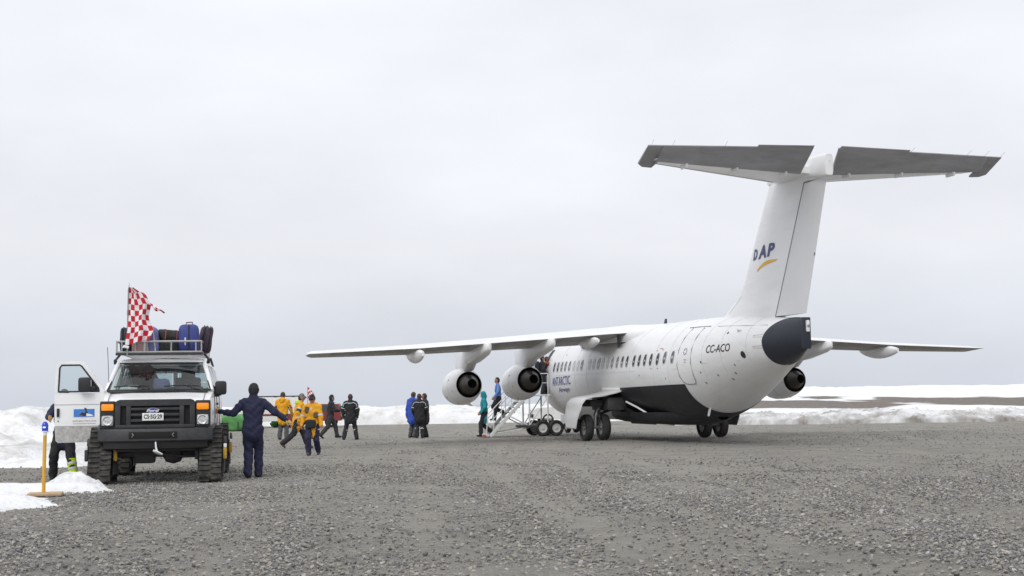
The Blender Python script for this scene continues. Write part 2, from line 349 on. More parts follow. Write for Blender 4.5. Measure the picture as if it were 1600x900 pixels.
# ploughed snow banks along the apron
def bank(name, x0, x1, yfun, width, hgt, seed, mat, h=.3, dirty=0.0, rough=.5):
    X, T = np.meshgrid(np.arange(x0, x1 + h, h), np.arange(-.12, 1.0 + .001, h / width))
    e = (fbm(X * .35, T * 0 + 1.3, seed + 5, 4) - .5) * 3.0
    Y = yfun(X) + T * width + e * (1 - T) * .5
    prof = np.clip(np.sin(np.clip(T, 0, 1) ** .75 * math.pi), 0, 1) ** .55
    hh = hgt * (.55 + .9 * fbm(X * .14, T * 2.0, seed, 3))
    Z = prof * hh + rough * prof * ((fbm(X * .5, Y * 1.2, seed + 2, 6, gain=.65) - .5) * .8 + (np.abs(fbm(X * .9, Y * 1.6, seed + 3, 6, gain=.66) - .5) * 2.2 - .3) * .55) - .08 - .5 * np.clip(-T * 6, 0, 1)
    d = np.clip(fbm(X * .9, Y * 1.6, seed + 9, 6, gain=.7) * 2.0 - .80 + .55 * np.exp(-np.clip(T, 0, 1) * 9) - .1, 0, 1) * dirty
    return heightfield(name, X, Y, Z, mat, 'dirt', d)
bank('snow_bank_far', -62, 14, lambda X: 97.0 - .02 * X + 0 * X, 9.0, 1.25, 40, SNOW_DIRTY, .28, .25, .45)
SNOW_GREY = snow_mat('grey_ploughed_snow', 1.0, 'dirt', .74)
bank('snow_bank_right', 9, 60, lambda X: 75.5 + .06 * (X - 14) + 1.2 * np.sin(X * .21), 5.0, .62, 60, SNOW_GREY, .10, 1.0, .85)

# snow heaps at the left edge behind the tracked van
X, Y = mesh_xy(-34, -6.5, 27, 62, .16)
side_l = sstep(-.285, -.315, X / Y + .03 * (fbm(X * .5, Y * .5, 79, 3) - .5))
edge = (Y - 33.2) + .30 * (X + 12.5) * 0 - 2.4 * (fbm(X * .35, Y * .35, 71, 4) - .5) * 2 - np.clip(X + 11.5, 0, 20) * .9
Z = sstep(0, 11, edge) * (.62 + .62 * fbm(X * .30, Y * .30, 72, 5)) * sstep(-5.5, -11.5, X + .02 * Y) + .26 * sstep(-.2, 1.2, edge) * (.5 + fbm(X * .7, Y * .7, 73, 5)) - .3
ridge = np.exp(-((X + 15.6) / 1.2) ** 2 - ((Y - 44) / 3) ** 2) * .5 + np.exp(-((X + 13.4) / 1.3) ** 2 - ((Y - 44) / 3) ** 2) * .42
Z += ridge + .55 * (np.abs(fbm(X * .9, Y * .9, 75, 6, gain=.58) - .5) * -2 + .25) * sstep(0, 2, edge)
Z = Z * side_l - .45 * (1 - side_l); Z = np.where(edge < -.5, -.4, Z)
dd = np.clip(fbm(X * .8, Y * .8, 77, 6, gain=.6) * 1.9 - .88 + .3 * np.exp(-np.clip(edge, 0, 9) * .9), 0, 1)
heightfield('snow_heap', X, Y, Z, SNOW_DIRTY, 'dirt', dd * .8)

# thin snow patch by the beacon, and the dirty mound on it
X, Y = mesh_xy(-13.5, -6.2, 17.5, 27.0, .06)
def blob(cx, cy, rx, ry, rot=0):
    c, s_ = math.cos(rot), math.sin(rot); u = (X - cx) * c + (Y - cy) * s_; v_ = -(X - cx) * s_ + (Y - cy) * c
    return 1 - np.sqrt((u / rx) ** 2 + (v_ / ry) ** 2)
m_ = np.maximum.reduce([blob(-9.1, 21.0, 2.1, 2.4, .5), blob(-8.3, 24.45, 1.2, .62, .1), blob(-9.7, 24.3, 1.6, 1.5), blob(-8.2, 19.6, 1.0, .9, .4), blob(-10.8, 23.0, 1.9, 1.6)])
m_ += .42 * (fbm(X * 1.3, Y * 1.3, 81, 5) - .5)
Z = .17 * sstep(0, .55, m_) + .035 * (fbm(X * 3, Y * 3, 83, 4) - .5) - .03
Z = np.where(m_ < -.05, -.12, Z)
dd = np.clip(.75 * np.exp(-np.clip(m_, 0, 1) * 7) * fbm(X * 2, Y * 2, 85, 4), 0, 1) * .6
heightfield('snow_patch', X, Y, Z, SNOW_DIRTY, 'dirt', dd)
X, Y = mesh_xy(-9.2, -7.1, 24.2, 26.0, .035)
g = 1 - np.sqrt(((X + 8.12) / .62) ** 2 + ((Y - 25.05) / .5) ** 2) + .55 * (fbm(X * 2.6, Y * 2.6, 91, 6) - .5)
Z = .36 * np.clip(g, 0, .8) ** .75 + .30 * (.2 - np.abs(fbm(X * 3.2, Y * 3.2, 92, 6, gain=.6) - .5)) * sstep(0, .3, g) - .05
Z = np.where(g < -.1, -.2, Z)
heightfield('snow_mound', X, Y, Z, SNOW_DIRTY, 'dirt', np.clip(.9 * fbm(X * 4, Y * 4, 93, 6, gain=.65) - .27, 0, .6))

# loose stones over the apron (stuff)
SB = []
def stone_mat():
    m = bpy.data.materials.new('stone'); m.use_nodes = True; t = m.node_tree; nd = t.nodes.new; lk = t.links.new
    b = t.nodes['Principled BSDF']; b.inputs['Roughness'].default_value = .9; b.inputs['Specular IOR Level'].default_value = .2
    oi = nd('ShaderNodeObjectInfo'); r = nd('ShaderNodeValToRGB'); lk(oi.outputs['Random'], r.inputs[0]); e = r.color_ramp.elements
    e[0].position = 0; e[0].color = (.125, .124, .126, 1); e[1].position = 1; e[1].color = (.46, .45, .435, 1)
    for p, c in ((.3, (.215, .21, .204)), (.6, (.295, .286, .27)), (.8, (.345, .318, .275)), (.95, (.39, .374, .35))): x = e.new(p); x.color = c + (1,)
    n = nd('ShaderNodeTexNoise'); n.inputs['Scale'].default_value = 2.5; n.inputs['Detail'].default_value = 4
    mr_ = nd('ShaderNodeMapRange'); mr_.inputs[3].default_value = .7; mr_.inputs[4].default_value = 1.25; lk(n.outputs['Fac'], mr_.inputs[0])
    tcn = nd('ShaderNodeTexCoord'); lk(tcn.outputs['Object'], n.inputs['Vector'])
    sc_ = nd('ShaderNodeVectorMath'); sc_.operation = 'SCALE'; lk(r.outputs[0], sc_.inputs[0]); lk(mr_.outputs[0], sc_.inputs['Scale']); lk(sc_.outputs[0], b.inputs['Base Color'])
    return m
STONE = stone_mat()
stone_col = bpy.data.collections.new('stone_shapes')
for k in range(6):
    bm = bmesh.new(); bmesh.ops.create_icosphere(bm, subdivisions=1, radius=1.0)
    for v in bm.verts: v.co = Vector((v.co.x * random.uniform(.7, 1.3), v.co.y * random.uniform(.6, 1.05), v.co.z * random.uniform(.35, .75)))
    me = bpy.data.meshes.new('stone_shape'); bm.to_mesh(me); bm.free(); me.materials.append(STONE)
    o = bpy.data.objects.new('stone_shape', me); stone_col.objects.link(o)
def scatter(n, y0, y1, smin, smax, pw):
    u = rng.random(n); yy = (y0 ** (2 - pw) + u * (y1 ** (2 - pw) - y0 ** (2 - pw))) ** (1 / (2 - pw))
    xx = (rng.random(n) - .5) * (yy * .755 * 1.22 + 1.0)
    s_ = smin * (smax / smin) ** (rng.random(n) ** 2.2)
    return np.stack([xx, yy, s_], 1)
S_ = np.concatenate([scatter(150000, 10.2, 34, .009, .033, 1.0), scatter(75000, 14, 85, .014, .034, .9), scatter(350, 10.2, 40, .035, .06, .6)])
den = fbm(S_[:, 0] * .55 + S_[:, 1] * .08, S_[:, 1] * .13, 101, 4); S_ = S_[(rng.random(len(S_)) < .22 + 1.5 * sstep(.62, .36, den))]
S_ = S_[(S_[:, 1] < 12) | (rng.random(len(S_)) < 1 - .85 * sstep(20, 34, S_[:, 1]) * (S_[:, 2] < .02)) & (rng.random(len(S_)) < 1 - .95 * sstep(40, 85, S_[:, 1]))]
S_ = S_[rng.random(len(S_)) > .85 * lanes(S_[:, 0], S_[:, 1])]
# keep the stones off the snow patch
def on_snow(x, y):
    return ((x + 9.1) / 2.1) ** 2 + ((y - 21.2) / 2.4) ** 2 < .7
S_ = S_[~on_snow(S_[:, 0], S_[:, 1])]
me = bpy.data.meshes.new('gravel_stones'); n_ = len(S_)
me.from_pydata(np.stack([S_[:, 0], S_[:, 1], S_[:, 2] * .12 - .006], 1).tolist(), [], [])
a = me.attributes.new('scl', 'FLOAT', 'POINT'); a.data.foreach_set('value', S_[:, 2].astype(np.float32))
a = me.attributes.new('rot', 'FLOAT_VECTOR', 'POINT'); a.data.foreach_set('vector', np.stack([rng.normal(0, .3, n_), rng.normal(0, .3, n_), rng.random(n_) * 6.28], 1).astype(np.float32).reshape(-1))
gs = bpy.data.objects.new('gravel_stones', me); COL.objects.link(gs); me.materials.append(STONE)
tag(gs, 'loose grey gravel stones strewn over the apron', 'gravel', kind='stuff')
ng = bpy.data.node_groups.new('scatter_stones', 'GeometryNodeTree')
ng.interface.new_socket('Geometry', in_out='INPUT', socket_type='NodeSocketGeometry'); ng.interface.new_socket('Geometry', in_out='OUTPUT', socket_type='NodeSocketGeometry')
gi = ng.nodes.new('NodeGroupInput'); go = ng.nodes.new('NodeGroupOutput')
ci = ng.nodes.new('GeometryNodeCollectionInfo'); ci.inputs['Collection'].default_value = stone_col; ci.inputs['Separate Children'].default_value = True; ci.inputs['Reset Children'].default_value = True
ip = ng.nodes.new('GeometryNodeInstanceOnPoints'); ip.inputs['Pick Instance'].default_value = True
na = ng.nodes.new('GeometryNodeInputNamedAttribute'); na.data_type = 'FLOAT'; na.inputs['Name'].default_value = 'scl'
nr = ng.nodes.new('GeometryNodeInputNamedAttribute'); nr.data_type = 'FLOAT_VECTOR'; nr.inputs['Name'].default_value = 'rot'
mp_ = ng.nodes.new('GeometryNodeMeshToPoints')
lk = ng.links.new
lk(gi.outputs[0], mp_.inputs[0]); lk(mp_.outputs[0], ip.inputs['Points']); lk(ci.outputs[0], ip.inputs['Instance']); lk(nr.outputs[0], ip.inputs['Rotation']); lk(na.outputs[0], ip.inputs['Scale']); lk(ip.outputs[0], go.inputs[0])
gm = gs.modifiers.new('scatter', 'NODES'); gm.node_group = ng
# ================================================================== AIRCRAFT
AC_A, AC_O = 15.4785, (5.2858, 51.3239, 0.0)
AC_ROT = (RAD(-.195), RAD(-.274), RAD(90 + AC_A))
PW = M('aircraft_white', (.80, .805, .81), .35, var=.035, vscale=.8, coat=.15, dirt=(.50, .48, .45), dscale=1.7, damt=.30, stretch=(.22, 1, 1))
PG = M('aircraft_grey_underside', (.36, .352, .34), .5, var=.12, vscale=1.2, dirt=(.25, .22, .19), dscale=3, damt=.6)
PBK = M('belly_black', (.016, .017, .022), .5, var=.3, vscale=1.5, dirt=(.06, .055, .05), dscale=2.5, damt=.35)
PNV = M('airbrake_navy', (.018, .022, .034), .45, var=.15, vscale=2)
PEL = M('elevator_grey', (.36, .36, .385), .55, var=.22, vscale=1.3, dirt=(.16, .16, .165), dscale=4, damt=.5, stretch=(1, .3, 1))
RUB = M('tyre_rubber', (.022, .022, .024), .85, var=.3, vscale=5, dirt=(.13, .12, .11), dscale=3, damt=.45)
STEEL = M('gear_steel', (.34, .34, .33), .4, .5, var=.2, vscale=6, dirt=(.1, .09, .08), damt=.5)
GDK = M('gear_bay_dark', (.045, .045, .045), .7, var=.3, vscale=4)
EXH = M('exhaust_metal', (.075, .066, .06), .42, .6, var=.25, vscale=3, dirt=(.02, .018, .016), damt=.6)
EXD = M('exhaust_dark', (.012, .011, .011), .8, var=.2)  # near-black for the insides of fan, bypass duct and nozzle
LINE = M('panel_seam', (.14, .14, .15), .7)
BLUE = M('lettering_blue', (.035, .045, .26), .45, var=.05)
NAVY = M('lettering_navy', (.05, .05, .17), .45, var=.05)
BLACKP = M('lettering_black', (.025, .025, .028), .5, var=.05)
YEL = M('lettering_yellow', (.75, .42, .04), .5, var=.06)
REDP = M('marking_red', (.5, .12, .10), .5, var=.06)
GREYP = M('marking_grey', (.2, .2, .21), .5, var=.06)
WGL = M('cabin_window', (.06, .065, .075), .12, var=.4, vscale=.6)
WGL2 = M('cabin_window_blind', (.50, .50, .49), .3, var=.15, vscale=1.5)
WFR = M('window_surround', (.52, .52, .53), .4)

A = empty('jet_airliner', AC_O, AC_ROT)
tag(A, 'white four-engined high-wing T-tail jet airliner parked on the gravel apron', 'airplane')

fs = np.array([-12.4, -12.2, -11.8, -11.2, -10.5, -9.8, -9.0, -8.0, -7.0, 4.5, 5.5, 6.5, 7.5, 8.5, 9.5, 10.5, 11.4, 12.2, 12.28])
ft = np.array([2.06, 2.35, 2.68, 3.05, 3.55, 4.0, 4.17, 4.22, 4.23, 4.23, 4.22, 4.20, 4.17, 4.12, 4.05, 3.98, 3.90, 3.84, 3.83])
fb = np.array([2.04, 1.75, 1.42, 1.10, .88, .76, .70, .67, .67, .67, .72, .93, 1.27, 1.66, 2.04, 2.38, 2.66, 2.92, 2.95])
fw = np.array([.01, .32, .62, .95, 1.25, 1.48, 1.64, 1.75, 1.78, 1.78, 1.775, 1.73, 1.63, 1.43, 1.17, .87, .52, .16, .10])
_sf = np.linspace(-12.4, 12.28, 1200)
def _sm(y):
    a_ = np.interp(_sf, fs, y); k = np.ones(25) / 25; b = np.convolve(np.pad(a_, 12, mode='edge'), k, 'valid'); t_ = np.clip((_sf + 12.4) / .5, 0, 1) * np.clip((12.28 - _sf) / .3, 0, 1); return a_ * (1 - t_) + b * t_
_T, _B, _W = _sm(ft), _sm(fb), _sm(fw)
def fus(s): return float(np.interp(s, _sf, _T)), float(np.interp(s, _sf, _B)), float(np.interp(s, _sf, _W))
def fpt(s, th, off=0.0):
    t_, b, w_ = fus(s); zc, hh = (t_ + b) / 2, (t_ - b) / 2
    return (-s, (w_ + off) * math.cos(th), zc + (hh + off) * math.sin(th))
def fsz(s, z, off=0.006):
    t_, b, w_ = fus(s); zc, hh = (t_ + b) / 2, (t_ - b) / 2
    q = max(-1, min(1, (z - zc) / hh)); th = math.asin(q); return fpt(s, th, off)
ss = np.concatenate([np.linspace(-12.4, -11.5, 10), np.linspace(-11.3, -7, 20), np.linspace(-6.5, 4.5, 23), np.linspace(4.8, 12.28, 40)])
mb = MB(); mb.loft([[fpt(s, 2 * math.pi * j / 56) for j in range(56)] for s in ss]); mb.build('fuselage', PW, A, 60)

# black belly skin, airbrake petals
def thz(s, z):
    t_, b, w_ = fus(s); return math.asin(max(-1, min(1, (z - (t_ + b) / 2) / ((t_ - b) / 2))))
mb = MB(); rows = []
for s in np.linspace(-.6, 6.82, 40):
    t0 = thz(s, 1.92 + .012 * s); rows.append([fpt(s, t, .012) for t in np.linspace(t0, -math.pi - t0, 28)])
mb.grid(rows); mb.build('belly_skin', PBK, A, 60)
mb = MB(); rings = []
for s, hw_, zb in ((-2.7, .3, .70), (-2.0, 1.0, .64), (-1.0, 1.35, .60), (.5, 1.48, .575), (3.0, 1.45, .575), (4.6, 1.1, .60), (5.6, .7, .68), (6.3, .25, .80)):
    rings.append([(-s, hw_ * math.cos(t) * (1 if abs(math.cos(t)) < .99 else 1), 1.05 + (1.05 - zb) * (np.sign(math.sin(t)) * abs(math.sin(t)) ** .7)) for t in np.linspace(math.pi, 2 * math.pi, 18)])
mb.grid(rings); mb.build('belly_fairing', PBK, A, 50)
for sg, nm in ((1, 'airbrake_petal'), (-1, 'airbrake_petal')):
    rows = []
    for t in np.linspace(RAD(-89), RAD(84), 26):
        s0 = 10.86 + (.45 * max(0, t) ** 1.6 if t > 0 else .03 * t * t)
        rows.append([(lambda p: (p[0], sg * p[1], p[2]))(fpt(s0 + (12.27 - s0) * u, t, .02)) for u in np.linspace(0, 1, 10)])
    mb = MB(); mb.grid(rows); mb.build(nm, PNV, A, 60)
mb = MB(); mb.box((-12.25, 0, 3.40), (.12, .27, .92), b=.03); mb.build('airbrake_hinge_post', PNV, A)
mb = MB(); mb.box((-12.33, -.02, 3.60), (.10, .10, .34), b=.03); mb.build('tail_light_housing', PW, A)
mb = MB(); mb.tube([(-12.37, -.02, 3.6), (-12.40, -.02, 3.6)], .04, 10); mb.build('tail_light', STEEL, A)

# cabin windows, both sides
wins = [-7.0, -6.47, -5.94, -5.43, -4.89, -4.33, -3.81, -3.29, -2.32, -1.82, -1.26, -.77, -.21, .30, .84, 1.37, 1.88, 2.59, 3.12, 3.67, 4.24, 4.87, 5.49, 6.14]
blind = {5, 6, 7, 8, 9, 10, 11, 12, 13}
for side_ in (1, -1):
    for i, s in enumerate(wins):
        mb = MB(); c = [s, 2.87 if s < 5 else 2.9]
        def oval(a_, b, off): return [(lambda p: (p[0], p[1] * side_, p[2]))(fsz(c[0] + a_ * np.sign(math.cos(g)) * abs(math.cos(g)) ** .7, c[1] + b * np.sign(math.sin(g)) * abs(math.sin(g)) ** .8, off)) for g in np.linspace(0, 2 * math.pi, 20, endpoint=False)]
        o1, o2, o3 = oval(.150, .225, .003), oval(.128, .203, .012), oval(.122, .197, .007)
        mb.loft([o1, o2, o3], 0, cap=False); k = len(mb.v); mb.add(o3, [list(range(20))], 1)
        mb.build('window', [WFR, WGL2 if (i in blind and i % 3 != 1) else WGL], A, 40)

def decal(txt, s0, z0, length, height, mat, name, bold=.0, shear=0.0, dsl=0.0, side=1):
    v, f = text_geo(txt, 1.0, bold, shear)
    wx, wy = v[:, 0].max(), v[:, 1].max(); v[:, 0] *= length / wx; v[:, 1] *= height / wy
    v, f = strips(v, f, np.linspace(0, height, 9)[1:-1])
    mb = MB(); mb.add([fsz(s0 + p[0] + dsl * p[1], z0 + p[1] + .018 * p[0], .007) for p in v], f); return mb.build(name, mat, A, None, recalc=False)
decal('ANTARCTIC', -7.2, 2.08, 2.48, .36, BLUE, 'airline_lettering', .008)
decal('Airways', -6.55, 1.76, 1.50, .24, BLUE, 'airline_lettering', .01, .25)
decal('CC-ACO', 8.33, 2.95, 1.18, .25, BLACKP, 'registration_lettering', .012, .12)
def fline(pts, r, mat, name, par=None):
    mb = MB(); mb.tube([fsz(s, z, .007) for s, z in pts], r, 5); return mb.build(name, mat, par or A, None)
dpts = [(6.56, 3.83), (6.54, 3.5), (6.53, 3.1), (6.56, 2.6), (6.66, 2.25), (6.80, 2.07), (6.95, 2.0), (7.15, 1.99), (7.42, 2.0), (7.50, 2.1), (7.50, 2.3), (7.48, 2.7), (7.46, 3.1), (7.46, 3.5), (7.47, 3.80)]
fline([(s, z) for s, z in dpts], .013, LINE, 'rear_door_seam'); fline([(6.2, 3.86), (7.0, 3.85), (7.8, 3.83)], .012, LINE, 'rear_door_rain_strip')
fline([(8.3, 3.80), (9.8, 3.74), (10.9, 3.70)], .006, LINE, 'skin_seam'); fline([(-6.8, 2.52), (-2, 2.5), (2, 2.5), (6.5, 2.5)], .004, WFR, 'skin_seam'); fline([(6.9, 2.62), (8.2, 2.64), (9.8, 2.68)], .004, WFR, 'skin_seam')
mb = MB()
for g in np.linspace(0, 2 * math.pi, 6, endpoint=False):
    mb.tube([fsz(7.05 + .10 * math.cos(g + d_), 3.05 + .10 * math.sin(g + d_), .004) for d_ in (0, .35, .7)], .014, 4)
mb.build('door_marking', GREYP, A, None)
for s, z, l in ((7.02, 2.78, .16), (7.06, 2.70, .09), (4.8, 3.22, .3), (4.6, 3.16, .1), (5.1, 3.17, .1), (4.3, 2.56, .1), (4.9, 2.55, .1), (-5.9, 3.35, .14)):
    mb = MB(); mb.tube([fsz(s, z, .002), fsz(s + l * .5, z + .01, .002), fsz(s + l, z, .002)], .012, 4); mb.build('door_marking', REDP, A, None)
for s, z, r in ((10.02, 2.85, .085), (8.05, 2.68, .03), (9.2, 3.55, .03)):
    mb = MB(); mb.add([fsz(s + r * 1.1 * math.cos(g), z + r * 1.3 * math.sin(g), .008) for g in np.linspace(0, 6.283, 14, endpoint=False)], [list(range(14))]); mb.build('vent_opening', BLACKP, A, None)
mb = MB(); mb.prism([fsz(9.6, 3.60, -.02), fsz(9.85, 3.62, -.02), tuple(np.array(fsz(9.75, 3.62, 0)) + (0, .12, .03))], (0, 0, -.03)); mb.build('blade_aerial', PW, A)
for (s, z, h_) in ((6.75, 1.16, .22),):
    p = fsz(s, z, 0); mb = MB(); mb.prism([(p[0], p[1] - .02, p[2] + .05), (p[0] - .16, p[1] - .02, p[2] + .06), (p[0] - .12, p[1] + .04, p[2] - h_), (p[0] - .02, p[1] + .04, p[2] - h_)], (0, .03, 0)); mb.build('blade_aerial', PW, A)
for s in (1.2, -4.6): mb = MB(); mb.prism([(-s, -.015, 4.2), (-s - .3, -.015, 4.2), (-s - .3, -.015, 4.44 if s > 0 else 4.4), (-s - .16, -.015, 4.44 if s > 0 else 4.4)], (0, .03, 0)); mb.build('blade_aerial', BLACKP if s > 0 else PW, A)
for s in (-6.2, -4.1, -2.6, 2.25, 4.55, 5.85, 8.1, 9.05, 10.2):
    mb = MB(); mb.tube([fpt(s, t, .001) for t in np.linspace(RAD(-35 if s > 7 else -15), RAD(88), 16)], .0065, 4); mb.build('skin_joint', WFR, A, None)
for s, z in ((7.9, 2.02), (8.6, 2.25), (9.0, 2.12), (9.5, 2.55), (7.9, 2.35), (5.6, 2.2), (3.2, 2.35), (9.3, 2.3)):
    mb = MB(); r = .035; mb.add([fsz(s + r * math.cos(g), z + r * math.sin(g), .004) for g in np.linspace(0, 6.283, 8, endpoint=False)], [list(range(8))]); mb.build('drain_mark', M('drain_stain', (.26, .22, .18), .7), A, None)
for z in (3.35, 3.02):
    mb = MB(); mb.tube([fsz(10.85, z, .003), fsz(10.5, z + .01, .003), fsz(10.48, z + .06, .003), fsz(10.85, z + .07, .003)], .005, 4); mb.build('hinge_panel', LINE, A, None)
# flight-deck glass and the forward door
mb = MB(); mb.grid([[fpt(s, t, .01) for t in np.linspace(RAD(28), RAD(152), 14)] for s in (-10.95, -10.6, -10.3)]); mb.build('cockpit_glass', WGL, A, 50)
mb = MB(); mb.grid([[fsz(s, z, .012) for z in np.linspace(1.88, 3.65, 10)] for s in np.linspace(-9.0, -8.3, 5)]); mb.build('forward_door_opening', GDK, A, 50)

# ---- wing
def naca(x, t): return 5 * t * (.2969 * math.sqrt(max(x, 0)) - .126 * x - .3516 * x ** 2 + .2843 * x ** 3 - .1036 * x ** 4)
XS = [0, .01, .03, .07, .13, .2, .3, .4, .5, .6, .7, .8, .9, 1.0]
def wing_geo(p):
    te = .62 + .0865 * p; c = 4.35 - 2.95 * p / 13.1
    z = np.interp(p, [0, 1.7, 4.3, 7, 9.3, 11.5, 13.15], [4.02, 3.94, 3.75, 3.57, 3.42, 3.32, 3.25]); return te, c, float(z)
def wing_ring(p, tt=.155, k=1.0):
    te, c, z = wing_geo(p); c *= k; up = [(-(te - c * (1 - x)), p, z + c * (naca(x, tt) * .95 + .008 * math.sin(math.pi * x))) for x in XS]
    lo = [(-(te - c * (1 - x)), p, z - c * naca(x, tt) * .95 - .012) for x in XS]
    return up[::-1] + lo[1:]
wp = [0.0, 1.2, 2.0, 3.0, 4.3, 5.6, 7.0, 8.2, 9.3, 10.5, 11.6, 12.5, 12.95]
for sg in (1, -1):
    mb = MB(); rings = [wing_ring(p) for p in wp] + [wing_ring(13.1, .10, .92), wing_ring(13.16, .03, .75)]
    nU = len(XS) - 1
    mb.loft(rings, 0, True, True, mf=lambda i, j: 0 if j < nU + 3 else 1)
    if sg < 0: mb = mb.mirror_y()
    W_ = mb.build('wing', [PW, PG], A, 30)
    # flap and aileron undersides with slots, flap-track fairings
    for p0, p1, nm in ((2.1, 3.85, 'flap'), (4.8, 6.35, 'flap'), (7.3, 8.95, 'flap'), (9.5, 12.4, 'aileron')):
        rows = []
        for p in np.linspace(p0, p1, 6):
            te, c, z = wing_geo(p); rows.append([(-(te - c * (1 - x)), sg * p, z - c * naca(x, .155) * .95 - .020) for x in (.72, .8, .88, .95, .995)])
        mb = MB(); mb.grid(rows); mb.build(nm, M('flap_grey', (.30, .29, .275), .55, var=.25, vscale=1.8, dirt=(.2, .17, .15), dscale=4, damt=.7), W_, 40)
    for p, nm, sc_ in ((9.25, 'flap_fairing', 1.0), (2.6, 'flap_fairing', .85)):
        te, c, z = wing_geo(p); mb = MB(); rings = []
        for u in np.linspace(0, 1, 12):
            s = te - 2.2 * sc_ + u * 2.75 * sc_; hgt = .30 * sc_ * math.sin(math.pi * min(1, u * .92 + .04)) ** .6; w_ = .19 * sc_ * math.sin(math.pi * min(1, u * .92 + .06)) ** .5
            zc = z - .14 - .06 * u; rings.append([(-s, sg * p + w_ * math.cos(g), zc + hgt * (math.sin(g) * (1.15 if math.sin(g) < 0 else .6))) for g in np.linspace(0, 6.2832, 16, endpoint=False)])
        mb.loft(rings); mb.build(nm, PW, W_, 50)
    # shadow at the flap's root end, painted as a dark sheet
    mb = MB(); te, c, z = wing_geo(1.9)
    mb.grid([[(-(te + u * .5), sg * (1.62 + .12 * u), z - .02 - .38 * v * (1 - .3 * u)) for v in np.linspace(0, 1, 4)] for u in np.linspace(-1.2, .5, 8)]); mb.build('flap_end_shadow', GDK, W_, 40)
# wing-to-fuselage fairing
mb = MB(); rings = []
for s, hw_, zt in ((-5.6, .35, 4.22), (-5.0, 1.0, 4.28), (-4.2, 1.5, 4.36), (-3.0, 1.66, 4.40), (-1.5, 1.68, 4.38), (-.4, 1.62, 4.32), (.6, 1.4, 4.28), (1.8, 1.1, 4.25), (3.2, .5, 4.22)):
    rings.append([(-s, hw_ * math.cos(t), 3.62 + (zt - 3.62) * abs(math.sin(t)) ** .62) for t in np.linspace(0, math.pi, 22)])
mb.grid(rings); mb.build('wing_fairing', PW, A, 60)

# ---- engines
def engine(p, z, s_ex):
    sg = 1 if p > 0 else -1
    E = empty('engine'); E.parent = A; E.location = (-s_ex, p, z); E.rotation_euler = (0, RAD(3.2), 0)
    d = (1, 0, 0)
    mb = MB(); mb.lathe([(0.0, .49), (.02, .50), (.22, .565), (.5, .635), (.85, .685), (1.2, .70), (1.6, .685), (1.85, .64), (1.95, .60), (1.95, .55), (1.85, .52), (1.7, .52), (1.6, .52)], (0, 0, 0), d, 36); mb.build('cowling', PW, E, 40)
    mb = MB(); mb.lathe([(1.63, .02), (1.64, .52)], (0, 0, 0), d, 24); mb.build('fan', EXD, E, None)
    mb = MB(); mb.lathe([(0.0, .488), (.12, .475), (.5, .47)], (0, 0, 0), d, 36); mb.lathe([(.48, .1), (.48, .47)], (0, 0, 0), d, 36); mb.build('bypass_duct', EXD, E, 40)
    mb = MB(); mb.lathe([(.45, .455), (.1, .425), (-.05, .375), (-.3, .275), (-.52, .185), (-.53, .165), (-.3, .155), (0, .15)], (0, 0, 0), d, 32); mb.build('core_cone', EXH, E, 40)
    mb = MB(); mb.lathe([(-.1, .0), (-.1, .158)], (0, 0, 0), d, 20); mb.lathe([(0, .0), (-.25, .04), (0, .12)], (0, 0, 0), d, 12); mb.build('nozzle', EXD, E, None)
    for k, (g, x) in enumerate(((200, .4), (250, .9), (160, .7), (215, 1.2))):
        mb = MB(); r = float(np.interp(x, [0, .22, .5, .85, 1.2], [.5, .565, .635, .685, .70])); c = (x, r * math.cos(RAD(g)) * -sg * 1.0, r * math.sin(RAD(g)))
        mb.box(c, (.05, .04, .04), b=.01); mb.build('latch', GREYP if k else YEL, E)
    mb = MB(); mb.lathe([(.73, .664), (.74, .672), (.76, .674), (.77, .672)], (0, 0, 0), d, 36); mb.build('cowling_seam', WFR, E, 40)
    te, c, zw = wing_geo(abs(p)); mb = MB(); rings = []
    zt = zw + .10
    top = zw - z; s0 = s_ex
    # stations along s: half width, bottom, top  (relative to engine axis, x forward of exhaust)
    st = [(-3.12, .06, top - .40, top - .18), (-3.02, .14, top - .47, top - .12), (-2.6, .22, top - .56, top - .06), (-2.0, .25, top - .62, top - .06), (-1.2, .26, top - .70, top - .04), (-.5, .26, .72, top + .03), (-.1, .25, .50, top + .04), (.4, .22, .50, top + .06), (.9, .21, .55, top + .08), (1.4, .17, .60, top + .10), (1.65, .13, .60, top - .28), (1.85, .08, .55, top - .62), (1.95, .02, .55, .60)]
    for x, hw_, zb, zt_ in st:
        ring = []
        for g in np.linspace(0, 2 * math.pi, 20, endpoint=False):
            cs, sn = math.cos(g), math.sin(g)
            ring.append((x, hw_ * np.sign(cs) * abs(cs) ** .45, (zb + zt_) / 2 + (zt_ - zb) / 2 * np.sign(sn) * abs(sn) ** .75))
        rings.append(ring)
    mb.loft(rings); mb.build('pylon', PW, E, 60)
    return E
for p, z, s in ((6.75, 2.15, -1.7), (4.30, 2.29, -1.9), (-6.75, 2.15, -1.7), (-4.35, 2.29, -1.85)): engine(p, z, s)

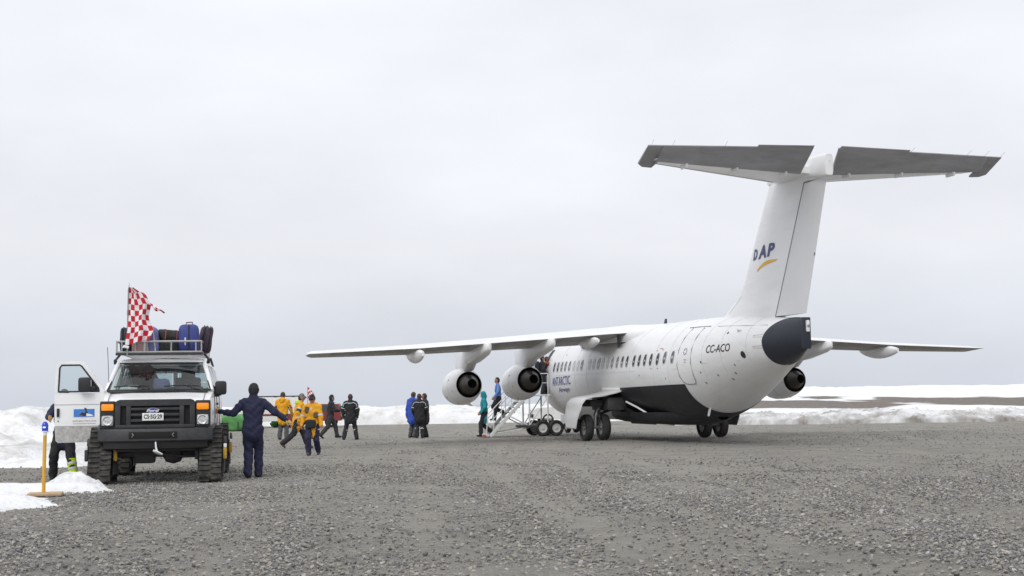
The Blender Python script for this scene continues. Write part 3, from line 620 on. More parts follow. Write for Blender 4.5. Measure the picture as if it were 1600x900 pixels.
# ---- fin, rudder, tailplane
def fin_le(z): return 10.4 - .69 * (8.19 - z) - (max(0, 5.3 - z) ** 2) * .75
def fin_te(z): return 12.25 + (z - 3.83) * .397
def fin_h(z): return 10.66 + (z - 3.97) * .526
def fin_half(s, z):
    le = min(fin_le(z), 10.4 - .69 * (8.19 - z)); c = fin_te(z) - le; x = min(1, max(0, (s - fin_le(z)) / (fin_te(z) - fin_le(z)))); return naca(x, .105) * c
def fin_ring(z, a_, b):
    xs = np.linspace(a_, b, 18); L_ = [(-s, max(.004, fin_half(s, z)), z) for s in xs]; return L_ + [(x, -y, zz) for x, y, zz in L_[::-1]]
def le_x(z, u): le = fin_le(z); return le + (fin_h(z) - le) * u
mb = MB(); rings = []
for z in np.linspace(3.85, 8.25, 26):
    le, h_ = fin_le(z), fin_h(z); xs = [le + (h_ - le) * (u ** 1.8) for u in np.linspace(0, 1, 18)]
    L_ = [(-s, max(.004, fin_half(s, z)), z) for s in xs]; rings.append(L_ + [(x, -y, zz) for x, y, zz in L_[::-1]])
mb.loft(rings); FIN = mb.build('fin', PW, A, 45)
mb = MB(); mb.loft([fin_ring(z, fin_h(z) + .035, fin_te(z)) for z in np.linspace(3.98, 7.72, 8)]); mb.build('rudder', M('rudder_white', (.70, .705, .72), .4, var=.03, vscale=1), A, 45)
mb = MB(); mb.tube([(-(fin_h(z) + .02), fin_half(fin_h(z), z) - .004, z) for z in np.linspace(3.98, 7.75, 12)], .016, 5); mb.build('rudder_hinge_seam', LINE, A)
mb = MB(); mb.loft([fin_ring(z, fin_h(7.78) + .0, fin_te(z) + .02) for z in (7.78, 7.95, 8.2)]); mb.build('fin_cap', PW, A, 45)
mb = MB(); mb.tube([(-(fin_te(z) + .01), .02, z) for z in (5.6, 5.68)], .02, 5); mb.build('rudder_fitting', LINE, A)
mb = MB(); mb.tube([(-(fin_le(z) + .62), fin_half(fin_le(z) + .62, z) + .003, z) for z in np.linspace(4.25, 4.75, 5)], .006, 4); mb.build('fin_seam', WFR, FIN)
mb = MB(); rings = []                                                   # bullet on top
for s, hw_, zb, zt in ((10.1, .03, 8.1, 8.16), (10.4, .14, 7.98, 8.25), (11.0, .2, 7.95, 8.38), (12.0, .20, 7.9, 8.40), (13.0, .19, 7.86, 8.43), (13.6, .17, 7.76, 8.42), (13.92, .14, 7.74, 8.40), (13.97, .12, 7.78, 8.38)):
    rings.append([(-s, hw_ * np.sign(math.cos(g)) * abs(math.cos(g)) ** .4, (zb + zt) / 2 + (zt - zb) / 2 * np.sign(math.sin(g)) * abs(math.sin(g)) ** .45) for g in np.linspace(0, 6.2832, 28, endpoint=False)])
mb.loft(rings); mb.build('tail_bullet', PW, A, 50)
def hs(p): return 13.12 + .60 * p / 5.15, 8.0 + .10 * p / 5.15, 10.95 + 2.10 * p / 5.0   # hinge s, z, leading edge
for sg in (1, -1):
    mb = MB(); rings = []
    for p in list(np.linspace(.1, 4.9, 10)) + [5.12]:
        h_, z, le = hs(p); c = (h_ - le) / .66; xs = [0, .01, .03, .07, .13, .2, .3, .4, .5, .6, .66]
        k = 1 if p < 5 else .5
        up = [(-(le + c * x), sg * p, z + .02 + c * naca(x, .11 * k)) for x in xs]; lo = [(-(le + c * x), sg * p, z + .03 - c * naca(x, .085 * k)) for x in xs]
        rings.append(up[::-1] + lo[1:])
    mb.loft(rings); T_ = mb.build('tailplane', PW, A, 40)
    mb = MB(); mb.grid([[(-(hs(p)[2] + (hs(p)[0] - hs(p)[2]) / .66 * x), sg * p, hs(p)[1] + .022 - (hs(p)[0] - hs(p)[2]) / .66 * naca(x, .085)) for x in (.03, .07, .13)] for p in np.linspace(.5, 4.9, 8)]); mb.build('de_icing_boot', WFR, T_, None)
    mb = MB(); rings = []
    for p in list(np.linspace(.50, 5.05, 8)) + [5.06, 5.35, 5.5]:
        h_, z, le = hs(min(p, 5.15)); pt = p + ((.18 if sg > 0 else -.42) * max(0, 1 - (p - .5) / .6)); tes = 14.40 - .27 * p / 5.5; tez = 8.47 - .06 * (p / 5.5); hz = z - .02; half = .085 - .05 * p / 5.5
        if p > 5.055: h_ = 13.18 + (.03 if p > 5.3 else 0) + (.14 if p > 5.45 else 0); hz = 8.0 + (.01 if p > 5.3 else 0) + (.05 if p > 5.45 else 0)
        rings.append([(-h_, sg * p, hz + half), (-(h_ - .06), sg * p, hz), (-h_, sg * p, hz - half), (-(h_ * .5 + tes * .5), sg * (p + pt) / 2, (hz + tez) / 2 - half * .7), (-tes, sg * pt, tez - .012), (-tes, sg * pt, tez + .012), (-(h_ * .5 + tes * .5), sg * (p + pt) / 2, (hz + tez) / 2 + half * .7)])
    mb.loft(rings); EL = mb.build('elevator', PEL, A, 30)
    mb = MB(); rows = []
    for p in np.linspace(.70 if sg > 0 else .12, 2.35, 5):
        tes = 14.40 - .27 * p / 5.5; tez = 8.47 - .06 * (p / 5.5); rows.append([(-tes + .12, sg * p, tez - .075), (-tes - .10, sg * p, tez + .025), (-tes - .10, sg * p, tez + .04), (-tes + .12, sg * p, tez - .02)])
    mb.loft(rows); mb.build('trim_tab', PEL, EL, 30)
    for p in (2.4, 4.3, 4.9, 5.45) if sg < 0 else (3.3, 4.8, 5.4):
        tes = 14.40 - .27 * p / 5.5; mb = MB(); mb.tube([(-tes, sg * p, 8.42), (-tes - .22, sg * (p + .02), 8.53)], .003, 4); mb.build('static_wick', BLACKP, EL)
    for p in (1.0, 2.6, 4.2): h_, z, le = hs(p); mb = MB(); mb.box((-h_ + .12, sg * p, z - .11), (.42, .07, .12), b=.03); mb.build('hinge_fairing', PW, T_)
# ---- tail lettering
def fdecal(v, f, mat, name):
    mb = MB(); mb.add([(-p[0], fin_half(p[0], p[1]) + .012, p[1]) for p in v], f); return mb.build(name, mat, A, None, recalc=False)
for ch, s0, z0, wd, ht in (('D', 9.31, 5.80, .36, .34), ('A', 9.72, 5.80, .56, .40), ('P', 10.34, 5.82, .52, .39)):
    for lay, mat in ((0, NAVY),):
        v, f = text_geo(ch, 1.0, .042, .30); v[:, 0] *= wd / v[:, 0].max(); v[:, 1] *= ht / v[:, 1].max(); v[:, 0] += s0; v[:, 1] += z0 + .02 * (v[:, 0] - s0)
        fdecal(v, f, mat, 'tail_lettering')
mb = MB(); up, lo = [], []
for u in np.linspace(0, 1, 14):
    x = 9.63 + 1.36 * u; z = 5.44 + .25 * math.sin(min(1, u * 1.6) * math.pi / 2) ** .8 - .02 * max(0, u - .7); th = .075 * math.sin(math.pi * (u * .95 + .03)) + .004
    up.append((-x, fin_half(x, z) + .012, z + th * .3)); lo.append((-(x + .05 * (1 - u)), fin_half(x, z) + .012, z - th))
mb.grid([up, lo]); mb.build('tail_swoosh', YEL, A, None)

# ---- landing gear
def wheel(name, parent, c, ax, R, wd, hubm=STEEL):
    o = MB(); h_ = wd / 2; prof = [(-h_ * .7, R * .55), (-h_ * .9, R * .7), (-h_, R * .82), (-h_ * .8, R * .95), (-h_ * .45, R), (h_ * .45, R), (h_ * .8, R * .95), (h_, R * .82), (h_ * .9, R * .7), (h_ * .7, R * .55)]
    o.lathe(prof, (0, 0, 0), ax, 28); w_ = o.build(name, RUB, parent, 50); w_.location = c
    o = MB(); o.lathe([(-h_ * .72, R * .56), (-h_ * .5, R * .45), (-h_ * .55, R * .2), (-h_ * .85, R * .15), (-h_ * .85, 0)], (0, 0, 0), ax, 20); o.lathe([(h_ * .72, R * .56), (h_ * .5, R * .45), (h_ * .55, R * .2), (h_ * .85, R * .15), (h_ * .85, 0)], (0, 0, 0), ax, 20)
    o.build('hub', hubm, w_, 40); return w_
for sg in (1, -1):
    G = empty('main_landing_gear'); G.parent = A
    for d_ in (-.33, .33): wheel('wheel', G, (0, sg * 2.36 + d_, .485), (0, 1, 0), .49, .33)
    mb = MB(); mb.tube([(0, sg * 2.36 - .36, .49), (0, sg * 2.36 + .36, .49)], .06, 12); mb.build('axle', STEEL, G)
    mb = MB(); mb.tube([(0, sg * 2.36, .49), (.05, sg * 2.3, .95)], .075, 12); mb.tube([(.05, sg * 2.3, .9), (.12, sg * 2.05, 1.55)], .115, 12); mb.build('strut', STEEL, G)
    mb = MB(); mb.tube([(.05, sg * 2.25, .95), (.15, sg * 1.3, 1.25)], .055, 8); mb.tube([(-.2, sg * 2.3, .62), (-.32, sg * 2.28, .85), (-.1, sg * 2.25, 1.1)], .035, 8); mb.tube([(.1, sg * 2.2, 1.2), (.8, sg * 1.6, 1.4)], .05, 8); mb.build('brace', GDK, G)
    prof = [(1.60, 1.86, -1.0, 1.05), (1.95, 1.76, -1.0, 1.0), (2.4, 1.67, -1.0, .88), (2.75, 1.63, -.95, .78), (2.98, 1.56, -.95, .76), (3.13, 1.40, -.95, .80), (3.21, 1.15, -.9, .78), (3.26, .8, -.85, .55), (3.25, .49, -.79, .35)]
    mb = MB(); outer = [[(-(a_ + (b - a_) * u), sg * p, z) for u in np.linspace(0, 1, 8)] for p, z, a_, b in prof]
    inner = [[(-(a_ + (b - a_) * u), sg * (p - .035), z - .04) for u in np.linspace(0, 1, 8)] for p, z, a_, b in prof]
    mb.grid(outer, 0); mb.grid(inner, 1)  # inner face coloured dark: the door's own shade is painted in
    for k in range(len(prof) - 1): mb.add([outer[k][7], outer[k + 1][7], inner[k + 1][7], inner[k][7]], [[0, 1, 2, 3]], 0); mb.add([outer[k][0], outer[k + 1][0], inner[k + 1][0], inner[k][0]], [[0, 1, 2, 3]], 0)
    mb.add([outer[-1][0], outer[-1][7], inner[-1][7], inner[-1][0]], [[0, 1, 2, 3]], 0)
    mb.build('gear_door', [PW, GDK], G, 40)
    mb = MB(); mb.tube([(-1.0, sg * 1.66, 1.86), (.9, sg * 1.66, 1.88)], [.09, .09], 10); mb.build('door_hinge_fairing', PW, G, 40)
    mb = MB(); mb.box((.15, sg * 1.75, 1.35), (1.9, .75, .5), b=.1); mb.box((.3, sg * 2.4, 1.38), (1.3, .5, .25), b=.06); mb.build('gear_bay', GDK, G)
    mb = MB(); mb.prism([(-1.1, sg * 1.30, .62), (-2.9, sg * 1.05, .60), (-2.9, sg * 1.05, .64), (-1.1, sg * 1.62, 1.28), (-1.1, sg * 1.62, 1.24)][:4], (0, sg * .03, .02)); mb.build('inner_gear_door', PBK, G)
mb = MB(); mb.tube([(-1.35, 1.60, 1.42), (-2.2, 1.5, 1.22), (-3.0, 1.38, .98)], .035, 6); mb.build('stay_rod', PW, A)
G = empty('nose_landing_gear'); G.parent = A
for d_ in (-.2, .2): wheel('wheel', G, (10.1, d_, .33), (0, 1, 0), .335, .2)
mb = MB(); mb.tube([(10.1, 0, .33), (10.0, 0, 1.0)], .07, 10); mb.tube([(10.1, -.22, .33), (10.1, .22, .33)], .04, 8); mb.build('strut', STEEL, G)
for d_ in (-.34, .34): mb = MB(); mb.box((10.2, d_, .62), (.9, .03, .4), b=.01); mb.build('gear_door', PW, G)

# ================================================================== BOARDING STEPS
ALU = M('steps_white_paint', (.72, .73, .73), .45, var=.08, vscale=5, dirt=(.4, .38, .35), damt=.4)
TREAD = M('tread_grey', (.30, .30, .30), .6, var=.2)
S = empty('boarding_steps', AC_O, (0, 0, RAD(90 + AC_A)))
tag(S, 'white wheeled passenger boarding steps leading up to the forward cabin door', 'boarding steps')
SX0 = 8.0                                                             # station of the door (x forward)
for d_ in (-.48, .48):
    mb = MB(); mb.box((SX0 + d_, 3.60, .90), (.05, 2.45, .14), Rx(RAD(-45.5)), .01); mb.build('stringer', ALU, S)
nst = 8
for k in range(nst):
    u = (k + .7) / nst; mb = MB(); mb.box((SX0, 4.45 - 1.68 * u, 1.72 * u), (.92, .25, .04), b=.008); mb.build('step', TREAD, S)
mb = MB(); mb.box((SX0, 2.28, 1.73), (1.05, 1.0, .07), b=.01); mb.build('platform', ALU, S)
for d_ in (-.5, .5):
    x = SX0 + d_
    mb = MB(); mb.tube([(x, 4.62, .05), (x, 4.55, .95), (x, 2.80, 2.65), (x, 1.86, 2.65)], .022, 8); mb.build('handrail', ALU, S)
    mb = MB(); mb.tube([(x, 4.55, .52), (x, 2.80, 2.25), (x, 1.86, 2.25)], .016, 6); mb.build('handrail', ALU, S)
    for y, z0, z1 in ((4.3, .2, 1.19), (3.95, .55, 1.53), (3.5, 1.0, 1.97), (3.1, 1.4, 2.36), (2.80, 1.7, 2.65), (2.33, 1.75, 2.65), (1.88, 1.75, 2.65)):
        mb = MB(); mb.tube([(x, y, z0), (x, y, z1)], .018, 6); mb.build('rail_post', ALU, S)
    for y in (2.72, 1.9):
        mb = MB(); mb.tube([(x, y, .40), (x, y, 1.72)], .035, 8); mb.build('support_post', ALU, S)
    mb = MB(); mb.tube([(x, 2.72, .45), (x, 1.9, 1.65)], .024, 6); mb.tube([(x, 2.72, .42), (x, 3.55, .85)], .024, 6); mb.build('brace', ALU, S)
    mb = MB(); mb.tube([(x, 1.35, .52), (x, 1.75, .1), (x, 2.3, .1)], .03, 6); mb.build('outrigger', ALU, S)
mb = MB(); mb.box((SX0, 2.05, .42), (1.15, 2.0, .10), b=.02); mb.build('chassis', GDK, S)
for x in (SX0 - .66, SX0 + .66):
    for y in (1.60, 2.20): wheel('wheel', S, (x, y, .335), (1, 0, 0), .34, .2, M('wheel_rim_white', (.62, .62, .6), .5, var=.1))
mb = MB(); mb.tube([(SX0 - .45, 4.4, .12), (SX0 - .45, 3.2, .28), (SX0 - .45, 2.7, .38)], .02, 6); mb.tube([(SX0 + .45, 4.4, .12), (SX0 + .45, 2.7, .38)], .02, 6); mb.build('tow_bar', ALU, S)
mb = MB(); mb.box((SX0, 4.62, .09), (1.0, .24, .10), b=.02); mb.build('foot_step', ALU, S)
mb = MB(); mb.box((SX0 - .45, 4.70, .06), (.14, .14, .12), b=.03); mb.build('foot_bumper', REDP, S)
# ================================================================== TRACKED VAN
VANW = M('van_white', (.84, .845, .85), .3, var=.03, vscale=2, coat=.3, dirt=(.42, .40, .37), dscale=2.2, damt=.18)
DOORW = M('van_door_white', (.84, .845, .85), .3, var=.03, vscale=2, coat=.3, dirt=(.40, .38, .35), dscale=1.6, damt=.25)
DIRTW = M('van_mud_splash', (.46, .455, .44), .7, var=.22, vscale=9, dirt=(.24, .23, .21), dscale=16, damt=.8)
PLG = M('grille_plastic', (.024, .0255, .03), .5, var=.2, vscale=8, dirt=(.075, .072, .068), dscale=6, damt=.4)
PLB = M('black_trim', (.015, .015, .017), .5, var=.2)
GRB = M('grille_void', (.006, .006, .007), .8, var=.1)
AMB = M('amber_lens', (.85, .27, .01), .2, var=.2, vscale=30, spec=.6, emit=.25)
LNS = M('headlamp_lens', (.52, .53, .53), .12, var=.35, vscale=26)
CHR = M('chrome', (.72, .72, .73), .15, .9, var=.05)
TRK = M('track_rubber', (.036, .035, .033), .9, var=.35, vscale=10, bump=.4, bscale=50, dirt=(.15, .14, .125), dscale=5, damt=.75)
TKW = M('track_wheel_plastic', (.55, .33, .03), .5, var=.2)
INT = M('van_interior', (.08, .082, .085), .85, var=.25, vscale=3)
HEADL = M('van_headliner', (.32, .33, .33), .85, var=.1, vscale=3)
SEAT = M('seat_fabric', (.10, .105, .11), .9, var=.2, vscale=7)
WGLASS = glass('windscreen_glass', (.72, .80, .79), .02); SGLASS = glass('door_glass', (.78, .86, .87), .06)
ALUT = M('rack_aluminium', (.46, .46, .455), .38, .75, var=.12, vscale=5)
V = empty('tracked_van', (-6.93, 26.3, 0), (0, 0, RAD(10)))
tag(V, 'white passenger van on four rubber tracks with its front side door swung open', 'van')
def vring(y, hw_, zb, zt, r=.10, hwt=None):
    hwt = hw_ if hwt is None else hwt; h = []
    h += [(hw_ - .10, zb), (hw_ - .03, zb + .06), (hw_, zb + .22), (hw_ + .015, (zb + zt) / 2), (hwt, zt - r * 1.3), (hwt - r * .3, zt - r * .4), (hwt - r, zt - .01), (hwt * .5, zt + .012)]
    return [(x, y, z) for x, z in h] + [(-x, y, z) for x, z in h[::-1]]
# body below the belt line
st = [(.10, .96, .98, 1.56, .10), (.16, 1.01, .90, 1.59, .10), (.40, 1.05, .90, 1.66, .10), (.80, 1.06, .86, 1.74, .09), (.95, 1.065, .84, 1.79, .07), (1.0, 1.065, .80, 1.80, .05), (2.2, 1.07, .78, 1.80, .05), (4.5, 1.07, .78, 1.80, .05), (5.45, 1.05, .80, 1.80, .05), (5.55, 1.0, .86, 1.78, .05)]
mb = MB(); mb.loft([vring(*a_) for a_ in st]); mb.build('body', VANW, V, 40)
# roof
rst = [(1.44, .80, 2.33, 2.37), (1.50, .86, 2.31, 2.42), (1.75, .90, 2.30, 2.465), (3.2, .91, 2.30, 2.48), (5.0, .90, 2.30, 2.46), (5.40, .86, 2.30, 2.42), (5.5, .80, 2.32, 2.37)]
mb = MB(); rings = []
for y, hw_, zb, zt in rst:
    h = [(hw_ - .04, zb), (hw_, zb + .02), (hw_ - .01, zb + (zt - zb) * .45), (hw_ - .07, zt - .02), (hw_ * .6, zt + .01), (0, zt + .02)]
    rings.append([(x, y, z) for x, z in h] + [(-x, y, z) for x, z in h[::-1][1:]])
mb.loft(rings); mb.build('roof', VANW, V, 50)
mb = MB(); mb.box((0, 3.4, 2.285), (1.6, 3.7, .02)); mb.build('headliner', HEADL, V)
for sg in (1, -1):
    mb = MB(); mb.tube([(sg * 1.02, .93, 1.78), (sg * .94, 1.2, 2.09), (sg * .85, 1.50, 2.36)], [.055, .045, .05], 8); mb.build('windscreen_pillar', VANW, V, 50)
    for y, wd in ((2.15, .10), (3.45, .10), (5.42, .22)):
        mb = MB(); mb.prism([(sg * 1.05, y - wd, 1.78), (sg * 1.05, y + wd, 1.78), (sg * .885, y + wd, 2.33), (sg * .885, y - wd, 2.33)], (-sg * .05, 0, 0)); mb.build('side_pillar', VANW, V)
    for y0, y1 in ((1.3, 2.05), (2.25, 3.35), (3.55, 5.2)):
        if sg < 0 and y0 < 2: continue
        mb = MB(); mb.grid([[(sg * (1.035 - .14 * u), y, 1.80 + .53 * u) for u in (0, .5, 1)] for y in ((y0 + (.0 if y0 > 1.5 else 0)), y1)]); mb.build('side_window', SGLASS, V, None)
    mb = MB(); mb.tube([(sg * 1.05, 1.1, 1.79), (sg * 1.05, 5.4, 1.79)], .02, 6); mb.build('belt_moulding', PLB, V)
# far-side wing door seams and handle on the side seen obliquely
for y in (1.05, 2.1, 3.4): mb = MB(); mb.tube([(1.078, y, .86), (1.088, y, 1.3), (1.075, y, 1.78)], .008, 5); mb.build('door_seam', LINE, V)
mb = MB(); mb.box((1.10, 1.95, 1.52), (.03, .16, .05), b=.01); mb.build('door_handle', PLB, V)
# rear end: lower in body, upper frame with two windows
for x, wd in ((-.88, .14), (0, .10), (.88, .14)):
    mb = MB(); mb.box((x * .97, 5.47, 2.06), (wd, .06, .56), b=.01); mb.build('rear_pillar', VANW, V)
mb = MB(); mb.box((0, 5.47, 2.30), (1.7, .06, .10), b=.01); mb.build('rear_header', VANW, V)
for x in (-.43, .43): mb = MB(); mb.box((x, 5.47, 2.03), (.72, .008, .46)); mb.build('rear_window', SGLASS, V)
# windscreen
P = []
for u in np.linspace(0, 1, 6):
    hw_ = 1.00 - .155 * u; P.append([(x * hw_, .90 + .58 * u - .10 * (1 - x * x), 1.80 + .555 * u) for x in np.linspace(-1, 1, 13)])
mb = MB(); mb.grid(P); WS = mb.build('windscreen', WGLASS, V, 60)
bd = [P[0][i] for i in range(13)] + [P[r][12] for r in range(1, 6)] + [P[5][i] for i in range(11, -1, -1)] + [P[r][0] for r in range(4, -1, -1)]
mb = MB(); mb.tube([(x, y - .008, z) for x, y, z in bd], .022, 6); mb.build('windscreen_seal', PLB, WS)
mb = MB(); mb.box((0, .86, 1.775), (1.9, .12, .05), b=.02); mb.build('cowl_vent', PLG, V)
for x0, x1 in ((-.86, -.18), (.10, .80)):
    mb = MB(); pts = []
    for u in np.linspace(0, 1, 6): x = x0 + (x1 - x0) * u; pts.append((x, .80 + .04 * u, 1.84 + .055 * math.sin(math.pi * (.25 + .5 * u)) - .06 * u * 0))
    mb.tube(pts, .013, 6); mb.tube([pts[2 if x0 < 0 else 3], ((x0 + x1) / 2 + .12, .80, 1.87), (x1 + .06, .82, 1.79)], .012, 6); mb.build('wiper', PLB, V)
mb = MB(); mb.box((.05, 1.32, 2.22), (.26, .03, .08), b=.02); mb.build('rear_view_mirror', PLB, V)
# hood seams and grille
for sg in (1, -1): mb = MB(); mb.tube([(sg * .90, .155, 1.60), (sg * .91, .45, 1.685), (sg * .90, .85, 1.768)], .007, 5); mb.build('hood_seam', LINE, V)
G_ = empty('grille'); G_.parent = V
gp = [(-.585, 1.09), (.585, 1.09), (.585, 1.52), (.565, 1.575), (.52, 1.60), (-.52, 1.60), (-.565, 1.575), (-.585, 1.52)]
mb = MB(); mb.prism([(x, .06, z) for x, z in gp], (0, .12, 0)); mb.build('grille_backing', GRB, G_)
def bar(x0, x1, z0, z1, y=.0, d=.1, name='grille_slat', m=PLG): b_ = MB(); b_.box(((x0 + x1) / 2, y + d / 2, (z0 + z1) / 2), (x1 - x0, d, z1 - z0), b=.012); return b_.build(name, m, G_)
b_ = MB(); b_.prism([(-.60, .0, 1.50), (.60, .0, 1.50), (.60, .0, 1.56), (.575, .0, 1.60), (.53, .0, 1.62), (-.53, .0, 1.62), (-.575, .0, 1.60), (-.60, .0, 1.56)], (0, .14, 0)); b_.build('grille_frame', PLG, G_)
bar(-.60, .60, 1.06, 1.135, 0, .14, 'grille_frame'); bar(-.60, -.52, 1.13, 1.51, 0, .14, 'grille_frame'); bar(.52, .60, 1.13, 1.51, 0, .14, 'grille_frame')
bar(-.435, -.365, 1.13, 1.51, .005, .12, 'grille_frame'); bar(.365, .435, 1.13, 1.51, .005, .12, 'grille_frame')
for z in (1.435, 1.325, 1.215): bar(-.37, .37, z - .026, z + .026, .012, .08)
for o_ in G_.children: o_.scale = (1.25, 1, 1)
# badge and plate
mb = MB(); mb.lathe([(0, 0), (0, .092), (.02, .098), (.035, .09)], (0, 0, 0), (0, 1, 0), 28); B_ = mb.build('badge', CHR, V, 40); B_.scale = (1.18, 1, .56); B_.location = (-.04, -.035, 1.405)
mb = MB(); mb.lathe([(-.004, 0), (-.004, .082)], (0, 0, 0), (0, 1, 0), 28); mb.build('badge_field', BLUE, B_, None)
v, f = text_geo('Ford', .09, .002, .35, 1.1); v -= v.max(0) / 2; mb = MB(); mb.add([(x, -.008, z * 1.35) for x, z in v], f); mb.build('badge_lettering', M('badge_white', (.8, .8, .82), .4), B_, None, recalc=False)
mb = MB(); mb.box((-.04, -.03, 1.285), (.40, .015, .145), b=.006); PL_ = mb.build('number_plate', M('plate_white', (.78, .79, .78), .4, var=.03), V)
v, f = text_geo('CS·SG·29', .12, .004, 0, .9); v[:, 0] *= .345 / v[:, 0].max(); v[:, 1] *= .088 / v[:, 1].max(); mb = MB(); mb.add([(-.04 - .172 + x, -.0405, 1.245 + z) for x, z in v], f); mb.build('plate_lettering', BLACKP, PL_, None, recalc=False)
# lamps
for sg in (1, -1):
    mb = MB(); mb.box((sg * .895, .11, 1.33), (.29, .14, .53), b=.03); mb.build('lamp_housing', PLB, V)
    mb = MB(); mb.box((sg * .895, .055, 1.475), (.235, .10, .13), b=.03); mb.build('indicator_lamp', AMB, V)
    mb = MB(); mb.box((sg * .895, .055, 1.22), (.225, .11, .20), b=.045); h_ = mb.build('headlamp', LNS, V)
    mb = MB(); mb.lathe([(0, .0), (.01, .05), (-.012, .085), (-.004, .095)], (sg * .89, -.002, 1.22), (0, 1, 0), 20); mb.build('reflector', CHR, h_, 40)
# bumper
mb = MB(); rings = []
for x in np.linspace(-1, 1, 15):
    yo = .20 * abs(x) ** 4; rings.append([(x * 1.08, yo - .10 + a_, z) for a_, z in ((.28, 1.055), (.02, 1.055), (0, 1.02), (0, .83), (.025, .805), (.30, .80))])
mb.loft(rings); mb.build('bumper', PLG, V, 35)
mb = MB(); mb.box((-.03, -.085, .935), (.90, .06, .125), b=.01); mb.build('bumper_intake', GRB, V)
for x in (-.42, .36): mb = MB(); mb.tube([(x, -.12, .97), (x + (.03 if x < 0 else -.03), -.13, .94), (x, -.12, .90)], .011, 6); mb.build('tow_eye', STEEL, V)
mb = MB(); rings = []
for x in np.linspace(-1, 1, 13):
    yo = .18 * abs(x) ** 4; rings.append([(x * .98, yo - .05 + a_, z) for a_, z in ((.2, .80), (0, .80), (.02, .68), (.06, .655), (.25, .66))])
mb.loft(rings); mb.build('valance', PLB, V, 35)
mb = MB(); mb.tube([(.02, -.10, .80), (.03, -.13, .70), (.05, -.15, .62)], [.018, .022, .028], 8); mb.tube([(-.02, -.15, .64), (.06, -.16, .60), (.15, -.14, .56)], [.025, .035, .02], 8); mb.build('tow_hook', CHR, V)
# underside
mb = MB(); mb.box((0, 2.8, .70), (1.5, 5.2, .18), b=.03); mb.tube([(-.95, .62, .56), (.95, .62, .56)], .07, 10); mb.lathe([(0, .05), (.06, .16), (.2, .2), (.34, .16), (.4, .05)], (.1, .62, .55), (1, 0, 0), 14); mb.tube([(-.95, 4.2, .56), (.95, 4.2, .56)], .08, 10); mb.tube([(-.5, .5, .62), (.5, .4, .5), (.8, .5, .5)], .03, 8); mb.box((-.25, .7, .52), (.4, .3, .3), b=.05); mb.build('chassis', GDK, V)
# interior
mb = MB(); mb.box((0, 1.18, 1.74), (1.8, .45, .16), b=.05); mb.build('dashboard', INT, V)
for x in (-.5, .5):
    mb = MB(); mb.box((x, 1.95, 1.68), (.52, .18, .8), Rx(RAD(-10)), .07); mb.box((x, 2.0, 2.12), (.28, .1, .18), b=.04); mb.box((x, 1.75, 1.30), (.52, .5, .16), b=.05); mb.build('front_seat', SEAT, V)
for y in (3.0, 3.9, 4.7):
    mb = MB(); mb.box((.1, y, 1.55), (1.4, .16, .7), Rx(RAD(-8)), .06); mb.build('rear_seat', SEAT, V)
mb = MB(); mb.lathe([(0, .17), (.012, .185), (.024, .17)], (.5, 1.42, 1.80), (0, -.9, .45), 24); mb.build('steering_wheel', PLB, V)
mb = MB(); mb.box((-.60, 1.03, 1.845), (.34, .18, .05), Rx(RAD(14)), .008); mb.box((-.52, 1.06, 1.885), (.2, .14, .02), Rx(RAD(20)), .004); mb.build('dashboard_papers', M('paper', (.75, .76, .76), .7), V)
mb = MB(); mb.box((.88, 1.012, 1.865), (.07, .004, .06)); mb.box((.85, 1.04, 1.95), (.10, .004, .025)); mb.build('windscreen_sticker', M('paper', (.75, .76, .76), .7), WS)
# mirror on the far side
def mirror(par, o, sg):
    mb = MB(); mb.box((o[0] + sg * .20, o[1], o[2] + .08), (.23, .13, .28), b=.06); mb.tube([(o[0], o[1] + .05, o[2] - .04), (o[0] + sg * .2, o[1] + .02, o[2] - .02)], .06, 8); mb.prism([(o[0] - sg * .03, o[1] + .03, o[2] - .10), (o[0] + sg * .16, o[1] + .03, o[2] - .10), (o[0] + sg * .14, o[1] + .03, o[2] + .05), (o[0] - sg * .03, o[1] + .03, o[2] + .22)], (0, .05, 0)); return mb.build('wing_mirror', PLB, par)
mirror(V, (1.0, 1.06, 1.76), 1)
# roof clamps and gutter
for sg in (1, -1):
    mb = MB(); mb.tube([(sg * .90, 1.6, 2.36), (sg * .93, 1.65, 2.44), (sg * .84, 1.7, 2.56)], .025, 6); mb.box((sg * .93, 1.6, 2.40), (.06, .08, .10), b=.01); mb.tube([(sg * .90, 4.4, 2.36), (sg * .84, 4.4, 2.56)], .025, 6); mb.build('rack_clamp', PLB, V)
mb = MB(); mb.tube([(-.98, 1.02, 1.74), (-1.0, 1.06, 2.2), (-1.03, 1.1, 2.68)], .006, 5); mb.build('radio_aerial', BLACKP, V)
# roof rack
RK = empty('roof_rack'); RK.parent = V
def rail(pts, r, nm): b_ = MB(); b_.tube(pts, r, 8); b_.build(nm, ALUT, RK)
x0, x1, y0, y1 = -.87, .80, 1.28, 4.6
for z in (2.80, 2.585): rail([(x0, y0, z), (x1, y0, z)], .022, 'rail'); rail([(x0, y0, z), (x0, y1, z)], .02, 'rail'); rail([(x1, y0, z), (x1, y1, z)], .02, 'rail'); rail([(x0, y1, z), (x1, y1, z)], .02, 'rail')
for x in (x0, x0 + .10, -.32, .20, .69, x1): rail([(x, y0, 2.585), (x, y0, 2.80)], .017, 'rail_post')
for y in (2.1, 2.9, 3.7, 4.6):
    for x in (x0, x1): rail([(x, y, 2.585), (x, y, 2.80)], .017, 'rail_post')
for y in np.linspace(1.5, 4.5, 9): mb = MB(); mb.box((-.03, y, 2.565), (1.66, .10, .02), b=.004); mb.build('floor_slat', ALUT, RK)
mb = MB(); mb.box((-.03, 1.26, 2.545), (1.72, .05, .05), b=.01); mb.build('front_beam', PLG, RK)
